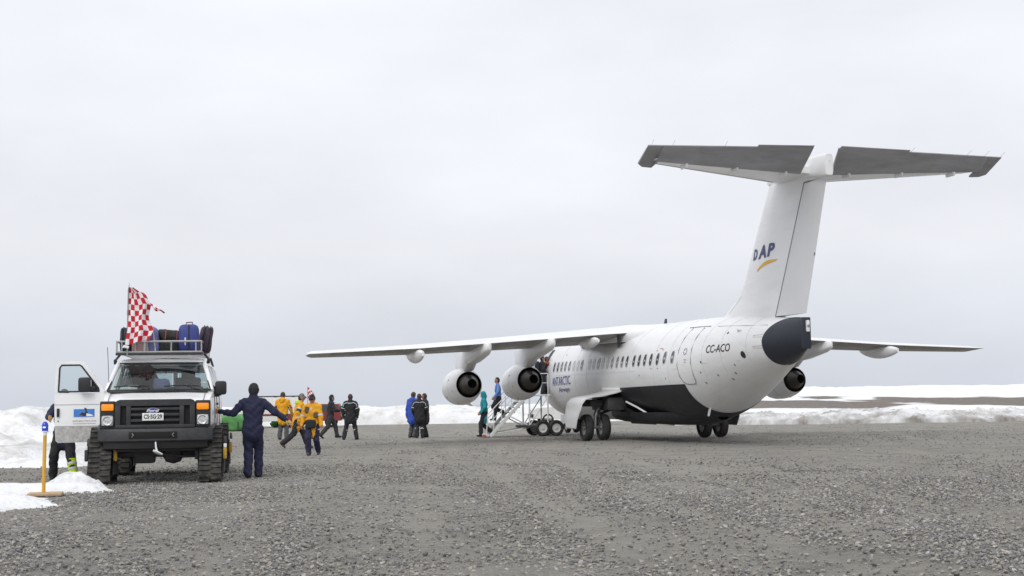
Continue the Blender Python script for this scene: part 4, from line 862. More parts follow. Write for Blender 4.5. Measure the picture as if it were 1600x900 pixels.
# open door, hinged at the front pillar, standing square to the body
DR = empty('open_door'); DR.parent = V; DR.location = (-1.05, .98, 0); DR.rotation_euler = (0, 0, RAD(-4)); DR['label'] = 'open front door with window, blue picture sign and mud-splashed lower panel'
def dp(u, z, y=0): return (-u, y, z)
panel = [(0.02, .85), (.06, .80), (.90, .79), (.95, .83), (.975, 1.15), (.985, 1.78), (0.0, 1.76), (-.005, 1.3)]
mb = MB(); mb.prism([dp(u, z) for u, z in panel], (0, .09, 0)); mb.build('door_panel', DOORW, DR)
mb = MB(); mb.prism([dp(u, z, -.003) for u, z in ((.03, .85), (.065, .805), (.895, .795), (.945, .835), (.966, 1.12), (.012, 1.12))], (0, -.003, 0)); mb.build('mud_splash', DIRTW, DR)
out = [(.985, 1.76), (.955, 2.33), (.90, 2.405), (.46, 2.405), (.40, 2.38), (0.0, 1.80), (0.0, 1.74)]
inn = [(.905, 1.80), (.885, 2.27), (.85, 2.325), (.50, 2.325), (.46, 2.30), (.13, 1.86), (.11, 1.80)]
mb = MB()
for k in range(6): mb.prism([dp(*out[k]), dp(*out[k + 1]), dp(*inn[k + 1]), dp(*inn[k])], (0, .07, 0))
mb.build('window_frame', DOORW, DR)
seal = [dp(u, z, -.005) for u, z in inn] + [dp(*inn[0], -.005)]
mb = MB(); mb.tube(seal, .017, 6); mb.build('window_seal', PLB, DR)
mb = MB(); mb.add([dp(u, z, .03) for u, z in inn], [list(range(7))]); mb.build('window_glass', SGLASS, DR, None)
mb = MB(); mb.prism([dp(.11, 1.81, -.01), dp(.27, 1.81, -.01), dp(.27, 2.04, -.01)], (0, .05, 0)); mb.build('mirror_sail', PLB, DR)
mb = MB(); mb.box(dp(.38, 1.93, -.12), (.24, .14, .30), b=.055); mb.tube([dp(.2, 1.86, -.02), dp(.38, 1.85, -.10)], .05, 8); mb.build('wing_mirror', PLB, DR)
for z in (1.545, 1.12): mb = MB(); mb.tube([dp(.01, z, -.004), dp(.97, z, -.004)], .007, 5); mb.build('panel_crease', M('crease_grey', (.5, .5, .5), .5), DR)
mb = MB(); mb.box(dp(.905, 1.385, -.02), (.05, .04, .17), b=.012); mb.build('door_handle', PLB, DR); mb = MB(); mb.lathe([(0, 0), (0, .016), (.01, .016)], dp(.905, 1.22, -.008), (0, 1, 0), 10); mb.build('door_lock', LINE, DR)
mb = MB(); mb.box(dp(.405, 1.375, -.005), (.40, .006, .155)); SG_ = mb.build('picture_sign', M('sign_blue', (.05, .20, .58), .4, var=.18, vscale=7), DR)
mb = MB(); mb.add([dp(.44 - x, 1.30 + z, -.0095) for x, z in ((.0, .01), (.05, .07), (.06, .12), (.035, .15), (.045, .185), (.065, .17), (.09, .16), (.085, .12), (.11, .08), (.12, .04), (.09, .02))], [list(range(11))]); mb.add([dp(.5 - x, 1.305 + z, -.0095) for x, z in ((0, .03), (.06, .09), (.12, .06), (.1, .02))], [list(range(4))]); mb.build('sign_figure', BLACKP, SG_, None)
mb = MB(); mb.add([dp(.36 - x, 1.30 + z, -.0098) for x, z in ((0, .01), (.0, .07), (.04, .06), (.10, .045), (.14, .01))], [list(range(5))]); mb.build('sign_ice', M('badge_white', (.8, .8, .82), .4), SG_, None)
v, f = text_geo('ANTARCTICA XXI', .07, 0, 0, 1.0); v[:, 0] *= .46 / v[:, 0].max(); v[:, 1] *= .032 / v[:, 1].max(); mb = MB(); mb.add([(-.63 + x, -.008, 1.20 + z) for x, z in v], f); mb.build('sign_lettering', GREYP, DR, None, recalc=False)
mb = MB(); mb.box(dp(.40, 1.165, -.006), (.44, .003, .006)); mb.build('sign_rule', GREYP, DR)

# rubber track units
def track_profile(n=64):
    # rounded triangle in (y, z): flat tread on the ground, drive sprocket on top
    c = [(-.50, .16, .16), (.50, .16, .16), (.08, .82, .20), (-.08, .82, .20)]
    pts = []
    C_ = [(-.50, .165), (.50, .165), (.07, .86), (-.07, .86)]; R_ = [.165, .165, .2, .2]
    k = 4
    for i in range(k):
        p0, r0 = np.array(C_[i - 1]), R_[i - 1]; p1, r1 = np.array(C_[i]), R_[i]; p2, r2 = np.array(C_[(i + 1) % k]), R_[(i + 1) % k]
        def nrm(a_, b, ra, rb):
            d = b - a_; L = np.hypot(*d); d = d / L; n0 = np.array([d[1], -d[0]]); sn = (ra - rb) / L; return n0 * math.sqrt(max(0, 1 - sn * sn)) + d * sn
        na_, nb = nrm(p0, p1, r0, r1), nrm(p1, p2, r1, r2); a0, a1 = math.atan2(na_[1], na_[0]), math.atan2(nb[1], nb[0])
        if a1 < a0: a1 += 2 * math.pi
        for a_ in np.linspace(a0, a1, 7): pts.append(p1 + r1 * np.array([math.cos(a_), math.sin(a_)]))
    P_ = np.array(pts + [pts[0]]); L = np.concatenate([[0], np.cumsum(np.hypot(*np.diff(P_, axis=0).T))]); t_ = np.linspace(0, L[-1], n, endpoint=False)
    return np.stack([np.interp(t_, L, P_[:, 0]), np.interp(t_, L, P_[:, 1])], 1)
TP = track_profile(72)
def track(name, x, y, wd):
    T_ = empty(name); T_.parent = V; T_.location = (x, y, 0)
    n = len(TP); nxt = np.roll(TP, -1, 0); prv = np.roll(TP, 1, 0); tg = nxt - prv; tg /= np.hypot(*tg.T)[:, None]; no = np.stack([tg[:, 1], -tg[:, 0]], 1)
    mb = MB(); o_, i_ = TP, TP - no * .035; h = wd / 2
    rings = [[(-h, *o_[k]), (h, *o_[k]), (h, *i_[k]), (-h, *i_[k])] for k in range(n)]
    mb.loft(rings + [rings[0]], cap=False)
    for k in range(0, n, 2):                                        # lugs in two staggered rows
        for r, (a_, b) in enumerate(((-h, -.02), (.02, h))):
            q = (k + r) % n; c = o_[q]; t2 = tg[q] * .017; nn = no[q] * .034
            vs_ = [(X_, *(c + e1 * t2 + (nn if e2 else -no[q] * .004))) for X_ in (a_, b) for e1 in (-1, 1) for e2 in (0, 1)]
            mb.add(vs_, [[0, 1, 3, 2], [4, 6, 7, 5], [0, 4, 5, 1], [2, 3, 7, 6], [1, 5, 7, 3], [0, 2, 6, 4]])
    mb.build('track_belt', TRK, T_, 30)
    for yy, zz, r in ((-.50, .20, .13), (.50, .20, .13), (-.17, .15, .11), (.17, .15, .11), (0, .80, .22)):
        mb = MB(); mb.lathe([(-h * .75, .02), (-h * .75, r * .5), (-h * .55, r), (h * .55, r), (h * .75, r * .5), (h * .75, .02)], (0, yy, zz), (1, 0, 0), 16); mb.build('idler_wheel' if r < .2 else 'drive_sprocket', GDK, T_, 40)
    for sg in (1, -1):
        mb = MB(); mb.prism([(sg * (h + .015), -.38, .18), (sg * (h + .015), .38, .18), (sg * (h + .015), .08, .72), (sg * (h + .015), -.08, .72)], (sg * .03, 0, 0)); mb.lathe([(0, .13), (.05, .12), (.06, .0)], (sg * (h + .03), 0, .75), (sg, 0, 0), 16); mb.build('track_frame', GDK, T_)
        mb = MB(); mb.box((sg * (h + .06), -.30, .55), (.07, .12, .22), b=.02); mb.build('hub_guard', TKW if sg > 0 else GDK, T_); mb = MB(); mb.box((sg * (h + .065), -.34, .70), (.06, .06, .08), b=.015); mb.build('reflector', M('plate_white', (.78, .79, .78), .4), T_)
for sg in (1, -1):
    track('track_unit', sg * 1.04, .62, .42); track('track_unit', sg * 1.04, 4.2, .42)
for sg in (1, -1): mb = MB(); mb.tube([(sg * 1.0, .1, 1.0), (sg * 1.08, .2, 1.05), (sg * 1.10, .62, 1.12), (sg * 1.08, 1.1, 1.0), (sg * 1.06, 1.15, .82)], .03, 8); mb.build('wheel_arch', PLG, V)

# ---- things on the van: luggage, jacket, flag
VM = Matrix.Translation((-6.93, 26.3, 0)) @ Matrix.Rotation(RAD(10), 4, 'Z')
def on_van(p): return VM @ Vector(p)
def soft_box(d, b, seed, bulge=.06, nseg=5):
    """a soft bag: rounded box with bulges and creases"""
    bm = bmesh.new(); bmesh.ops.create_cube(bm, size=1.0); bmesh.ops.subdivide_edges(bm, edges=bm.edges[:], cuts=nseg, use_grid_fill=True)
    P_ = np.array([tuple(v.co) for v in bm.verts]) * 2
    e = 5.0; r = (np.abs(P_) ** e).sum(1) ** (1 / e); P_ = P_ / r[:, None]
    nz_ = fbm(P_[:, 0] * 2 + P_[:, 2] * 1.3 + 9, P_[:, 1] * 2 + P_[:, 2] + 4, seed, 3) - .5
    P_ = P_ * (1 + bulge * nz_[:, None] * 2) * np.array(d) / 2
    for v, p in zip(bm.verts, P_): v.co = Vector(p)
    bm.verts.index_update(); r_ = [tuple(v.co) for v in bm.verts], [[q.index for q in f_.verts] for f_ in bm.faces]; bm.free(); return r_
def bag(name, c, d, mat, label, seed, rot=0.0, extra=None, bulge=.06, tilt=0.0):
    o = empty(name, on_van((c[0], c[1], c[2] - d[2] / 2)), (0, tilt, RAD(10) + rot)); tag(o, label, 'luggage', 'luggage tied on the roof rack of the tracked van')
    v, f = soft_box(d, .05, seed, bulge); mb = MB(); mb.add([(x, y, z + d[2] / 2) for x, y, z in v], f); mb.build('shell', mat, o, 60)
    if extra: extra(o, d)
    return o
BLK = M('bag_black', (.02, .021, .024), .75, var=.3, vscale=6, bump=.3, bscale=25)
def zips(col):
    def fn(o, d):
        mb = MB(); mb.tube([(0, -d[1] * .505, d[2] * .06), (0, -d[1] * .515, d[2] * .5), (0, -d[1] * .50, d[2] * .95), (0, 0, d[2] * 1.0)], .012, 6); mb.build('zip', col, o)
        mb = MB(); mb.tube([(-.06, -.02, d[2] * .97), (-.05, -.02, d[2] + .04), (.07, -.02, d[2] + .045), (.08, -.02, d[2] * .97)], .012, 6); mb.build('handle', M('bag_handle_maroon', (.18, .03, .05), .6), o)
        mb = MB(); mb.box((-.07, -d[1] * .515, d[2] * .40), (.025, .01, .16), b=.004); mb.build('luggage_tag', M('paper', (.75, .76, .76), .7), o)
    return fn
def straps(col):
    def fn(o, d):
        for x in (-d[0] * .25, d[0] * .25): mb = MB(); mb.tube([(x, -d[1] * .50, .03), (x, -d[1] * .525, d[2] * .5), (x, -d[1] * .49, d[2] * .94), (x, 0, d[2] * 1.02)], .014, 6); mb.build('strap', col, o)
    return fn
bag('suitcase', (.53, 1.62, 2.86), (.42, .50, .60), M('bag_royal_blue', (.04, .055, .23), .6, var=.18, vscale=5, bump=.15, bscale=40), 'bright blue upright suitcase with dark zip at the right of the roof load', 3, .05, zips(BLK), .03)
bag('duffel_bag', (.14, 1.66, 2.70), (.44, .46, .30), BLK, 'lower of two black duffel bags stacked beside the blue suitcase', 5, 0, straps(PLB), .14)
bag('duffel_bag', (.13, 1.72, 2.93), (.46, .44, .24), M('bag_charcoal', (.035, .033, .032), .8, var=.4, vscale=5, bump=.4, bscale=20), 'charcoal duffel bag lying on top of another black duffel on the roof', 8, .2, straps(M('strap_red', (.3, .07, .05), .7)), .20, .10)
bag('rucksack', (-.17, 1.60, 2.83), (.30, .40, .52), M('bag_violet_grey', (.16, .17, .34), .75, var=.35, vscale=5, bump=.3, bscale=25), 'grey-blue rucksack with pale straps beside the chequered flag on the roof', 11, -.1, straps(M('strap_pale', (.5, .5, .55), .7)), .16, -.12)
bag('holdall', (-.43, 1.58, 2.71), (.34, .40, .28), M('bag_pink', (.46, .30, .29), .8, var=.25, vscale=5, bump=.2, bscale=30), 'dusty pink holdall below the chequered flag on the roof rack', 14, 0, straps(M('strap_pale', (.5, .5, .55), .7)), .06)
bag('kit_bag', (-.71, 1.70, 2.83), (.26, .55, .54), M('bag_dark_teal', (.03, .05, .06), .75, var=.3, vscale=5), 'dark slate kit bag at the far left of the roof load', 17, 0, straps(PLB), .08)
bag('soft_bag', (.80, 2.15, 2.86), (.26, .5, .58), M('bag_plum', (.055, .035, .06), .75, var=.3, vscale=5), 'dark plum soft bag slumped over the right edge of the roof rack', 21, .1, straps(PLB), .18, .14)
# jacket on the dashboard
v, f = soft_box((.50, .12, .46), .05, 33, .2, 6); mb = MB(); mb.add([(x * (1 - z * .4) - z * .35, y - z * .15, z) for x, y, z in v], f)
JK = mb.build('jacket', M('jacket_dark_check', (.022, .017, .018), .9, var=.5, vscale=22), None, 60, on_van((-.33, 1.26, 2.09)), (0, 0, RAD(10))); tag(JK, 'dark rumpled jacket hung up behind the windscreen of the tracked van', 'jacket')
v, f = soft_box((.32, .14, .22), .05, 34, .2, 6); mb = MB(); mb.add([(x, y, z) for x, y, z in v], f)
JK = mb.build('camera_bag', M('bag_violet_grey', (.16, .17, .34), .75), None, 60, on_van((.02, 1.20, 1.93)), (0, 0, RAD(10))); tag(JK, 'small violet bag on the dashboard beside the hung dark jacket', 'bag')
# chequered flag
FR, FW = M('flag_red', (.52, .012, .035), .8, var=.12, vscale=9), M('flag_white', (.80, .79, .79), .8, var=.05, vscale=9)
FL = empty('chequered_flag', on_van((-.66, 1.24, 2.50)), (0, 0, RAD(10))); tag(FL, 'large red and white chequered flag on a pole at the front of the van roof', 'flag')
mb = MB(); mb.tube([(0, 0, 0), (.005, .0, .8), (.01, 0, 1.36), (.03, 0, 1.45), (.02, 0, 1.50)], [.016, .014, .011, .006, .003], 8); mb.build('pole', STEEL, FL)
mb = MB(); mb.tube([(-.07, -.03, .17), (-.06, -.03, .20), (0, -.03, .185), (.03, -.03, .17)], .03, 6); mb.build('lashing', M('plate_white', (.78, .79, .78), .4), FL)
def flag_cloth(par, prof, nu, nv, sub, amp, seed, ph=0.0):
    """prof(v) -> left x, right x, z-left, z-right ; faces coloured as a chequer"""
    mb = MB(); NU, NV = nu * sub, nv * sub; P_ = []
    for j in range(NV + 1):
        v_ = j / NV; row = []
        for i in range(NU + 1):
            u = i / NU; xl, xr, zl, zr = prof(v_); x = xl + (xr - xl) * u; z = zl + (zr - zl) * u
            y = amp * math.sin(u * 7.0 + v_ * 2.2 + ph) * (.25 + u) + amp * .6 * math.sin(v_ * 6 - u * 3 + seed) + amp * .8 * math.sin(u * 13 + v_ * 4)
            row.append((x + .012 * math.sin(v_ * 11 + u * 5), y, z + .014 * math.sin(u * 9 + v_ * 3)))
        P_.append(row)
    mb.grid(P_, 0, mf=lambda j, i: ((i // sub) + (j // sub)) % 2); return mb.build('cloth', [FR, FW], par, 180, recalc=False)
def prof1(v_):
    xl = np.interp(v_, [0, .3, .6, 1], [.01, .0, -.01, -.03]); xr = np.interp(v_, [0, .12, .3, .55, .78, 1], [.14, .34, .44, .42, .50, .42]); zl = 1.40 - 1.17 * v_; zr = np.interp(v_, [0, .12, .3, 1], [1.38, 1.27, 1.05, .33]); return xl, xr, zl, zr
flag_cloth(FL, prof1, 6, 10, 3, .045, 1.0)
def prof2(v_): return .42 + .10 * v_, .72 + .01 * v_, 1.08 - .14 * v_, .90 - .03 * v_
flag_cloth(FL, prof2, 5, 2, 3, .03, 2.0)

# ================================================================== BEACON POST
PYL = M('post_yellow', (.66, .36, .03), .5, var=.12, vscale=7)
B0 = empty('beacon_post', (-7.98, 23.15, .02)); tag(B0, 'yellow post with a blue lamp standing on a flat wooden base', 'beacon')
mb = MB(); mb.tube([(0, 0, .03), (.004, 0, .6), (.01, 0, 1.02)], .030, 12); mb.build('post', PYL, B0)
mb = MB(); mb.box((0.03, 0, .012), (.55, .50, .045), Rz(.25), .008); mb.build('base_board', M('base_plywood', (.46, .33, .20), .8, var=.2, vscale=9), B0)
mb = MB(); mb.lathe([(0, .034), (.05, .036), (.06, .058), (.075, .06)], (.01, 0, 1.0), (0, 0, 1), 18, cap=True); mb.build('lamp_collar', M('plate_white', (.78, .79, .78), .4), B0)
mb = MB(); mb.lathe([(0, .052), (.09, .054), (.13, .045), (.155, .025), (.16, 0)], (.01, 0, 1.075), (0, 0, 1), 20); LMP = mb.build('lamp', M('lamp_blue_glass', (.008, .03, .42), .12, var=.15, spec=.8, emit=.15), B0, 50)
mb = MB(); mb.box((.012, -.045, 1.135), (.045, .02, .022), b=.006); mb.build('lamp_bulb', M('lamp_lit', (.55, .75, 1.0), .3, emit=1.2), LMP)

# ================================================================== VEHICLES IN THE BACKGROUND
WHT = M('truck_white', (.74, .74, .73), .4, var=.05, dirt=(.4, .38, .36), damt=.3); TRED = M('truck_red', (.20, .03, .03), .4, var=.1); DGL = M('dark_glass', (.035, .04, .045), .1, var=.2)
TGRN = M('tarpaulin_green', (.085, .26, .075), .7, var=.25, vscale=2.5, bump=.3, bscale=8)
def vehicle(name, loc, rz, L, wd, hb, hr, bodym, roofm, label, cat, hood=.28, pickup=False, extra=None, nwin=None):
    o = empty(name, loc, (0, 0, rz)); tag(o, label, cat, 'vehicles parked along the far side of the apron')
    z0 = .42
    mb = MB(); prof_ = [(0, z0 + .05), (.02, hb * .86), (L * .04, hb * .95), (L * hood, hb), (L, hb), (L, z0 + .05), (L * .98, z0), (L * .02, z0)]
    rings = [[(x, y, z) for x, z in prof_] for y in (-wd / 2 + .0, -wd / 2 + .06, wd / 2 - .06, wd / 2)]
    for q in (0, 3): rings[q] = [(x * .985 + .01 * L, y, (z - 1) * .97 + 1) for x, y, z in rings[q]]
    mb.loft(rings); mb.build('body', bodym, o, 30)
    ce = L * (.62 if pickup else .99)
    mb = MB(); pr = [(L * hood, hb - .01), (L * (hood + .10), hr), (ce - .1, hr), (ce, hb - .01)]
    rings = [[(x, y * k, z) for x, z in pr] for y, k in ((-wd / 2 + .03, 1), (wd / 2 - .03, 1))]
    for q in (0, 1): rings[q] = [(x, y * (1 if z < hb + .02 else .88), z) for x, y, z in rings[q]]
    mb.loft(rings); mb.build('cab', roofm, o, 30)
    for sg in (-1, 1):
        n = nwin or (2 if pickup else 3); xa, xb = L * (hood + .10), ce - .12; stp = (xb - xa) / n
        for k in range(n if nwin is None else 1):
            a_, b = xa + k * stp + .05, xa + (k + 1) * stp - .05
            mb = MB(); mb.add([(a_ - (.12 if k == 0 else 0), sg * (wd / 2 - .015), hb + .05), (b, sg * (wd / 2 - .015), hb + .05), (b, sg * (wd / 2 * .90 - .01), hr - .08), (a_, sg * (wd / 2 * .90 - .01), hr - .08)], [[0, 1, 2, 3]]); mb.build('window', DGL, o, None)
        for x in (L * .18, L * .80): wheel('wheel', o, (x, sg * (wd / 2 - .1), .37), (0, 1, 0), .37, .24)
    mb = MB(); mb.add([(L * hood + .06, -wd / 2 * .88, hb + .06), (L * hood + .06, wd / 2 * .88, hb + .06), (L * (hood + .10) - .02, wd / 2 * .80, hr - .07), (L * (hood + .10) - .02, -wd / 2 * .80, hr - .07)], [[0, 1, 2, 3]]); w_ = mb.build('windscreen', DGL, o, None); w_.location = (-.03, 0, .01)
    mb = MB(); mb.box((0, 0, z0 + .18), (.14, wd * .96, .2), b=.04); mb.box((L, 0, z0 + .18), (.14, wd * .96, .2), b=.04); mb.build('bumper', PLB, o)
    for sg in (-1, 1): mb = MB(); mb.box((.02, sg * wd * .38, hb * .72), (.06, .24, .16), b=.03); mb.build('headlamp', LNS, o)
    if extra: extra(o)
    return o
def bus_x(o):
    mb = MB(); mb.box((2.4, -.985, .84), (4.3, .02, .12)); mb.build('red_stripe', TRED, o)
    mb = MB(); mb.box((1.8, -.99, 1.10), (1.0, .02, .30)); mb.build('side_sign', M('badge_white', (.8, .8, .82), .4), o); mb = MB(); mb.box((1.95, -1.003, 1.12), (.55, .01, .15)); mb.build('side_logo', M('sign_blue', (.05, .20, .58), .4), o)
    for y in (-.8, .8): mb = MB(); mb.tube([(1.6, y, 2.06), (4.6, y, 2.06)], .035, 6); mb.build('roof_bar', GDK, o)
    for x in (1.8, 3.0, 4.2): mb = MB(); mb.box((x, 0, 2.02), (.06, 1.6, .05)); mb.build('roof_bar', GDK, o)
vehicle('minibus', (-18.9, 90.5, 0), RAD(4), 4.9, 1.95, 1.2, 1.98, WHT, WHT, 'white minibus with red side stripe behind the man in navy overalls', 'minibus', .12, extra=bus_x, nwin=5)
def suv_x(o):
    mb = MB(); mb.box((2.3, 0, 1.53), (1.9, 1.5, .05), b=.02); mb.build('white_roof', WHT, o)
    for x in (1.7, 2.9): mb = MB(); mb.box((x, 0, 1.57), (.05, 1.5, .05)); mb.build('roof_bar', PLB, o)
vehicle('offroad_car', (-14.6, 88.5, 0), RAD(3), 3.4, 1.7, .98, 1.50, TRED, TRED, 'dark red four-wheel-drive car with white roof behind the people in yellow', 'car', .25, extra=suv_x)
def pk_x(o):
    mb = MB(); mb.box((1.9, 0, 1.90), (.16, .9, .09), b=.02); mb.build('light_bar', WHT, o)
    mb = MB(); mb.lathe([(0, .09), (.12, .085), (.15, .04), (.155, 0)], (1.9, 0, 1.94), (0, 0, 1), 14); mb.build('beacon_lamp', AMB, o)
    mb = MB(); mb.box((3.9, 0, 1.22), (1.7, 1.7, .08), b=.02); mb.build('load_bed_cover', WHT, o)
vehicle('pickup_truck', (1.05, 83.5, 0), RAD(8), 5.0, 1.85, 1.12, 1.84, WHT, WHT, 'white pickup truck with orange beacon partly hidden behind the boarding steps', 'truck', .27, True, pk_x)
# tarpaulin-covered load
def tarp(loc, d, seed, label):
    v, f = soft_box(d, .05, seed, .16, 8); o = empty('covered_load', loc); tag(o, label, 'tarpaulin', 'covered loads by the far snow bank')
    mb = MB(); mb.add([(x * (1 - .12 * (z > 0)), y, z + d[2] * .5) for x, y, z in v], f); mb.build('tarpaulin', TGRN, o, 60)
    mb = MB(); mb.tube([(-d[0] * .2, -d[1] * .5, .02), (-d[0] * .2, -d[1] * .56, d[2] * .5), (-d[0] * .2, 0, d[2] * 1.0)], .02, 6); mb.tube([(d[0] * .2, -d[1] * .5, .02), (d[0] * .2, -d[1] * .56, d[2] * .5), (d[0] * .2, 0, d[2] * 1.0)], .02, 6); mb.build('rope', PLB, o)
    return o
tarp((-16.5, 80.0, -.03), (2.3, 1.6, .98), 51, 'large green tarpaulin-covered load between the van and the man in navy')
tarp((-15.6, 92.5, -.03), (1.8, 1.2, .62), 53, 'low green tarpaulin-covered load seen past the yellow-jacketed person')
F2 = empty('chequered_flag', (-10.6, 70.0, 0)); tag(F2, 'small distant red and white chequered flag above the people in yellow jackets', 'flag')
mb = MB(); mb.tube([(0, 0, 0), (0, 0, 2.40)], [.03, .015], 8); mb.build('pole', STEEL, F2); mb = MB(); mb.lathe([(0, .25), (.06, .24), (.08, .06)], (0, 0, 0), (0, 0, 1), 14, cap=True); mb.build('base', GDK, F2)
def prof3(v_): return .0, .30 - .05 * v_ + .02, 2.38 - .55 * v_, 2.1 - .40 * v_
flag_cloth(F2, prof3, 4, 5, 3, .03, 3.0)
# ================================================================== PEOPLE
def surf_net(F, o, h):
    nx, ny, nz = F.shape; s = F < 0
    corners = [(i, j, k) for i in (0, 1) for j in (0, 1) for k in (0, 1)]
    sub = lambda A_, c: A_[c[0]:nx - 1 + c[0], c[1]:ny - 1 + c[1], c[2]:nz - 1 + c[2]]
    cnt = sum(sub(s, c).astype(np.int8) for c in corners); act = (cnt > 0) & (cnt < 8)
    idx = np.argwhere(act); n = len(idx); pos = np.zeros((n, 3)); wt = np.zeros(n)
    val = {c: sub(F, c)[act] for c in corners}
    for a_ in corners:
        for ax in range(3):
            if a_[ax]: continue
            b = list(a_); b[ax] = 1; b = tuple(b); fa, fb_ = val[a_], val[b]; cr_ = (fa < 0) != (fb_ < 0)
            t = np.where(cr_, fa / np.where(cr_, fa - fb_, 1), 0); p = np.tile(np.array(a_, float), (n, 1)); p[:, ax] += t
            pos[cr_] += p[cr_]; wt[cr_] += 1
    P_ = (idx + pos / wt[:, None]) * h + o
    ids = -np.ones((nx - 1, ny - 1, nz - 1), int); ids[act] = np.arange(n); faces = []
    for ax in range(3):
        lo = [slice(1, -1)] * 3; lo[ax] = slice(0, -1); hi = [slice(1, -1)] * 3; hi[ax] = slice(1, None)
        A_, B_ = s[tuple(lo)], s[tuple(hi)]; e = np.argwhere(A_ != B_); fl = A_[tuple(e.T)]
        off = np.ones(3, int); off[ax] = 0; e = e + off; u, v = [(1, 2), (2, 0), (0, 1)][ax]
        def cell(du, dv): q = e.copy(); q[:, u] -= du; q[:, v] -= dv; return ids[tuple(q.T)]
        Q = np.stack([cell(1, 1), cell(0, 1), cell(0, 0), cell(1, 0)], 1); Q[~fl] = Q[~fl][:, ::-1]; faces.append(Q)
    Q = np.concatenate(faces); Q = Q[(Q >= 0).all(1)]; return P_, Q

def sdf_mesh(prims, h, k=.02, fold=.006, seed=0):
    """prims: (a, b, ra, rb, flat, tag). Smooth union; returns verts, quads, face tags"""
    A_ = np.array([p[0] for p in prims]); B_ = np.array([p[1] for p in prims]); R_ = np.array([max(p[2], p[3]) for p in prims])
    lo = np.minimum(A_, B_).min(0) - R_.max() - .03; hi = np.maximum(A_, B_).max(0) + R_.max() + .03
    n = np.ceil((hi - lo) / h).astype(int) + 1
    g = np.stack(np.meshgrid(*[lo[i] + h * np.arange(n[i]) for i in range(3)], indexing='ij'), -1).astype(np.float32)
    def dist(P_, p):
        a_, b, ra, rb, flat, tg = p; a_ = np.array(a_, np.float32); b = np.array(b, np.float32); ba = b - a_; L = max(1e-9, float(ba @ ba))
        t = np.clip(((P_ - a_) @ ba) / L, 0, 1); wv = P_ - a_ - t[..., None] * ba
        if flat != 1: wv = wv / np.array([1, flat, 1], np.float32)
        return (np.sqrt((wv ** 2).sum(-1)) - (ra + (rb - ra) * t)) * (flat if flat < 1 else 1)
    F = None
    for p in prims:
        d = dist(g, p)
        if F is None: F = d
        else:
            hh = np.clip(.5 + .5 * (F - d) / k, 0, 1); F = F + (d - F) * hh - k * hh * (1 - hh)
    if fold: F = F + fold * (np.sin(g[..., 2] * 34 + 6 * np.sin(g[..., 0] * 9 + seed) + 4 * np.sin(g[..., 1] * 8)) * .6 + np.sin(g[..., 2] * 19 - g[..., 0] * 27 + seed * 2) * .5 + np.sin(g[..., 2] * 55 + g[..., 0] * 41 + 3 * np.sin(g[..., 1] * 21 + seed)) * .3) * np.where((g[..., 2] > 1.47) & (g[..., 2] < 2.0) & (np.abs(g[..., 0]) < .13), .15, 1.0)
    P_, Q = surf_net(F, lo, h)
    C_ = P_[Q].mean(1).astype(np.float32); best = np.full(len(C_), 9e9); tg = np.zeros(len(C_), int); tags = []
    for p in prims:
        if p[5] not in tags: tags.append(p[5])
        d = dist(C_, p); b = d < best; best[b] = d[b]; tg[b] = tags.index(p[5])
    return P_, Q, tg, tags

def hand_geo():
    pr = [((0, 0, 0), (.085, 0, 0), .033, .040, .5, 'h'), ((.05, 0, .02), (.09, 0, .026), .022, .02, .8, 'h'), ((.05, 0, -.02), (.088, 0, -.026), .022, .02, .8, 'h')]
    for z, L1, L2 in ((.031, .042, .034), (.011, .048, .040), (-.010, .045, .037), (-.030, .036, .028)):
        a_ = (.094, 0, z); b = (.094 + L1 * .9, -L1 * .35, z * 1.15); c = (b[0] + L2 * .45, b[1] - L2 * .85, z * 1.15); pr += [(a_, b, .0112, .0102, 1, 'h'), (b, c, .0102, .0088, 1, 'h')]
    pr += [((.025, -.005, .03), (.06, -.022, .062), .017, .0125, 1, 'h'), ((.06, -.022, .062), (.092, -.036, .068), .0125, .0098, 1, 'h')]
    P_, Q, _, _ = sdf_mesh(pr, .0062, .006, 0); return P_, Q
HAND_V, HAND_F = hand_geo()

SKIN = M('skin', (.42, .23, .165), .6, var=.08, vscale=20); SKIN2 = M('skin_ruddy', (.38, .17, .12), .6, var=.1, vscale=20)
HAIRD = M('hair_dark', (.025, .018, .015), .8, var=.3, vscale=40); HAIRB = M('hair_brown', (.06, .035, .025), .8, var=.3, vscale=40)
def cloth(name, col, v=.16): return M(name, col, .85, var=v, vscale=7, bump=.25, bscale=35)
C_NAVY = cloth('cloth_navy', (.016, .018, .052)); C_BLACK = cloth('cloth_black', (.018, .019, .023)); C_YEL = cloth('cloth_amber_yellow', (.72, .34, .012)); C_GREY = cloth('cloth_grey', (.075, .078, .085)); C_BLUE = cloth('cloth_royal_blue', (.035, .085, .42)); C_TEAL = cloth('cloth_teal', (.012, .24, .28)); C_PURP = cloth('cloth_dusk_blue', (.06, .07, .16)); C_BROWN = cloth('cloth_brown', (.11, .075, .045)); C_LIME = M('hi_vis_lime', (.50, .72, .02), .7, var=.08); C_REFL = M('reflective_tape', (.55, .56, .56), .35, var=.1); C_TAN = cloth('glove_tan', (.50, .30, .10)); C_DKGL = cloth('glove_black', (.02, .02, .02)); BOOT = cloth('boot_dark', (.02, .018, .017)); BOOTB = cloth('boot_brown', (.085, .055, .035)); C_CHAR = cloth('cloth_charcoal', (.035, .035, .04)); C_LBLUE = cloth('cloth_light_blue', (.10, .20, .48)); C_GREYCAP = cloth('cloth_cap_grey', (.16, .155, .15)); C_RED = cloth('cloth_rust', (.22, .055, .035))

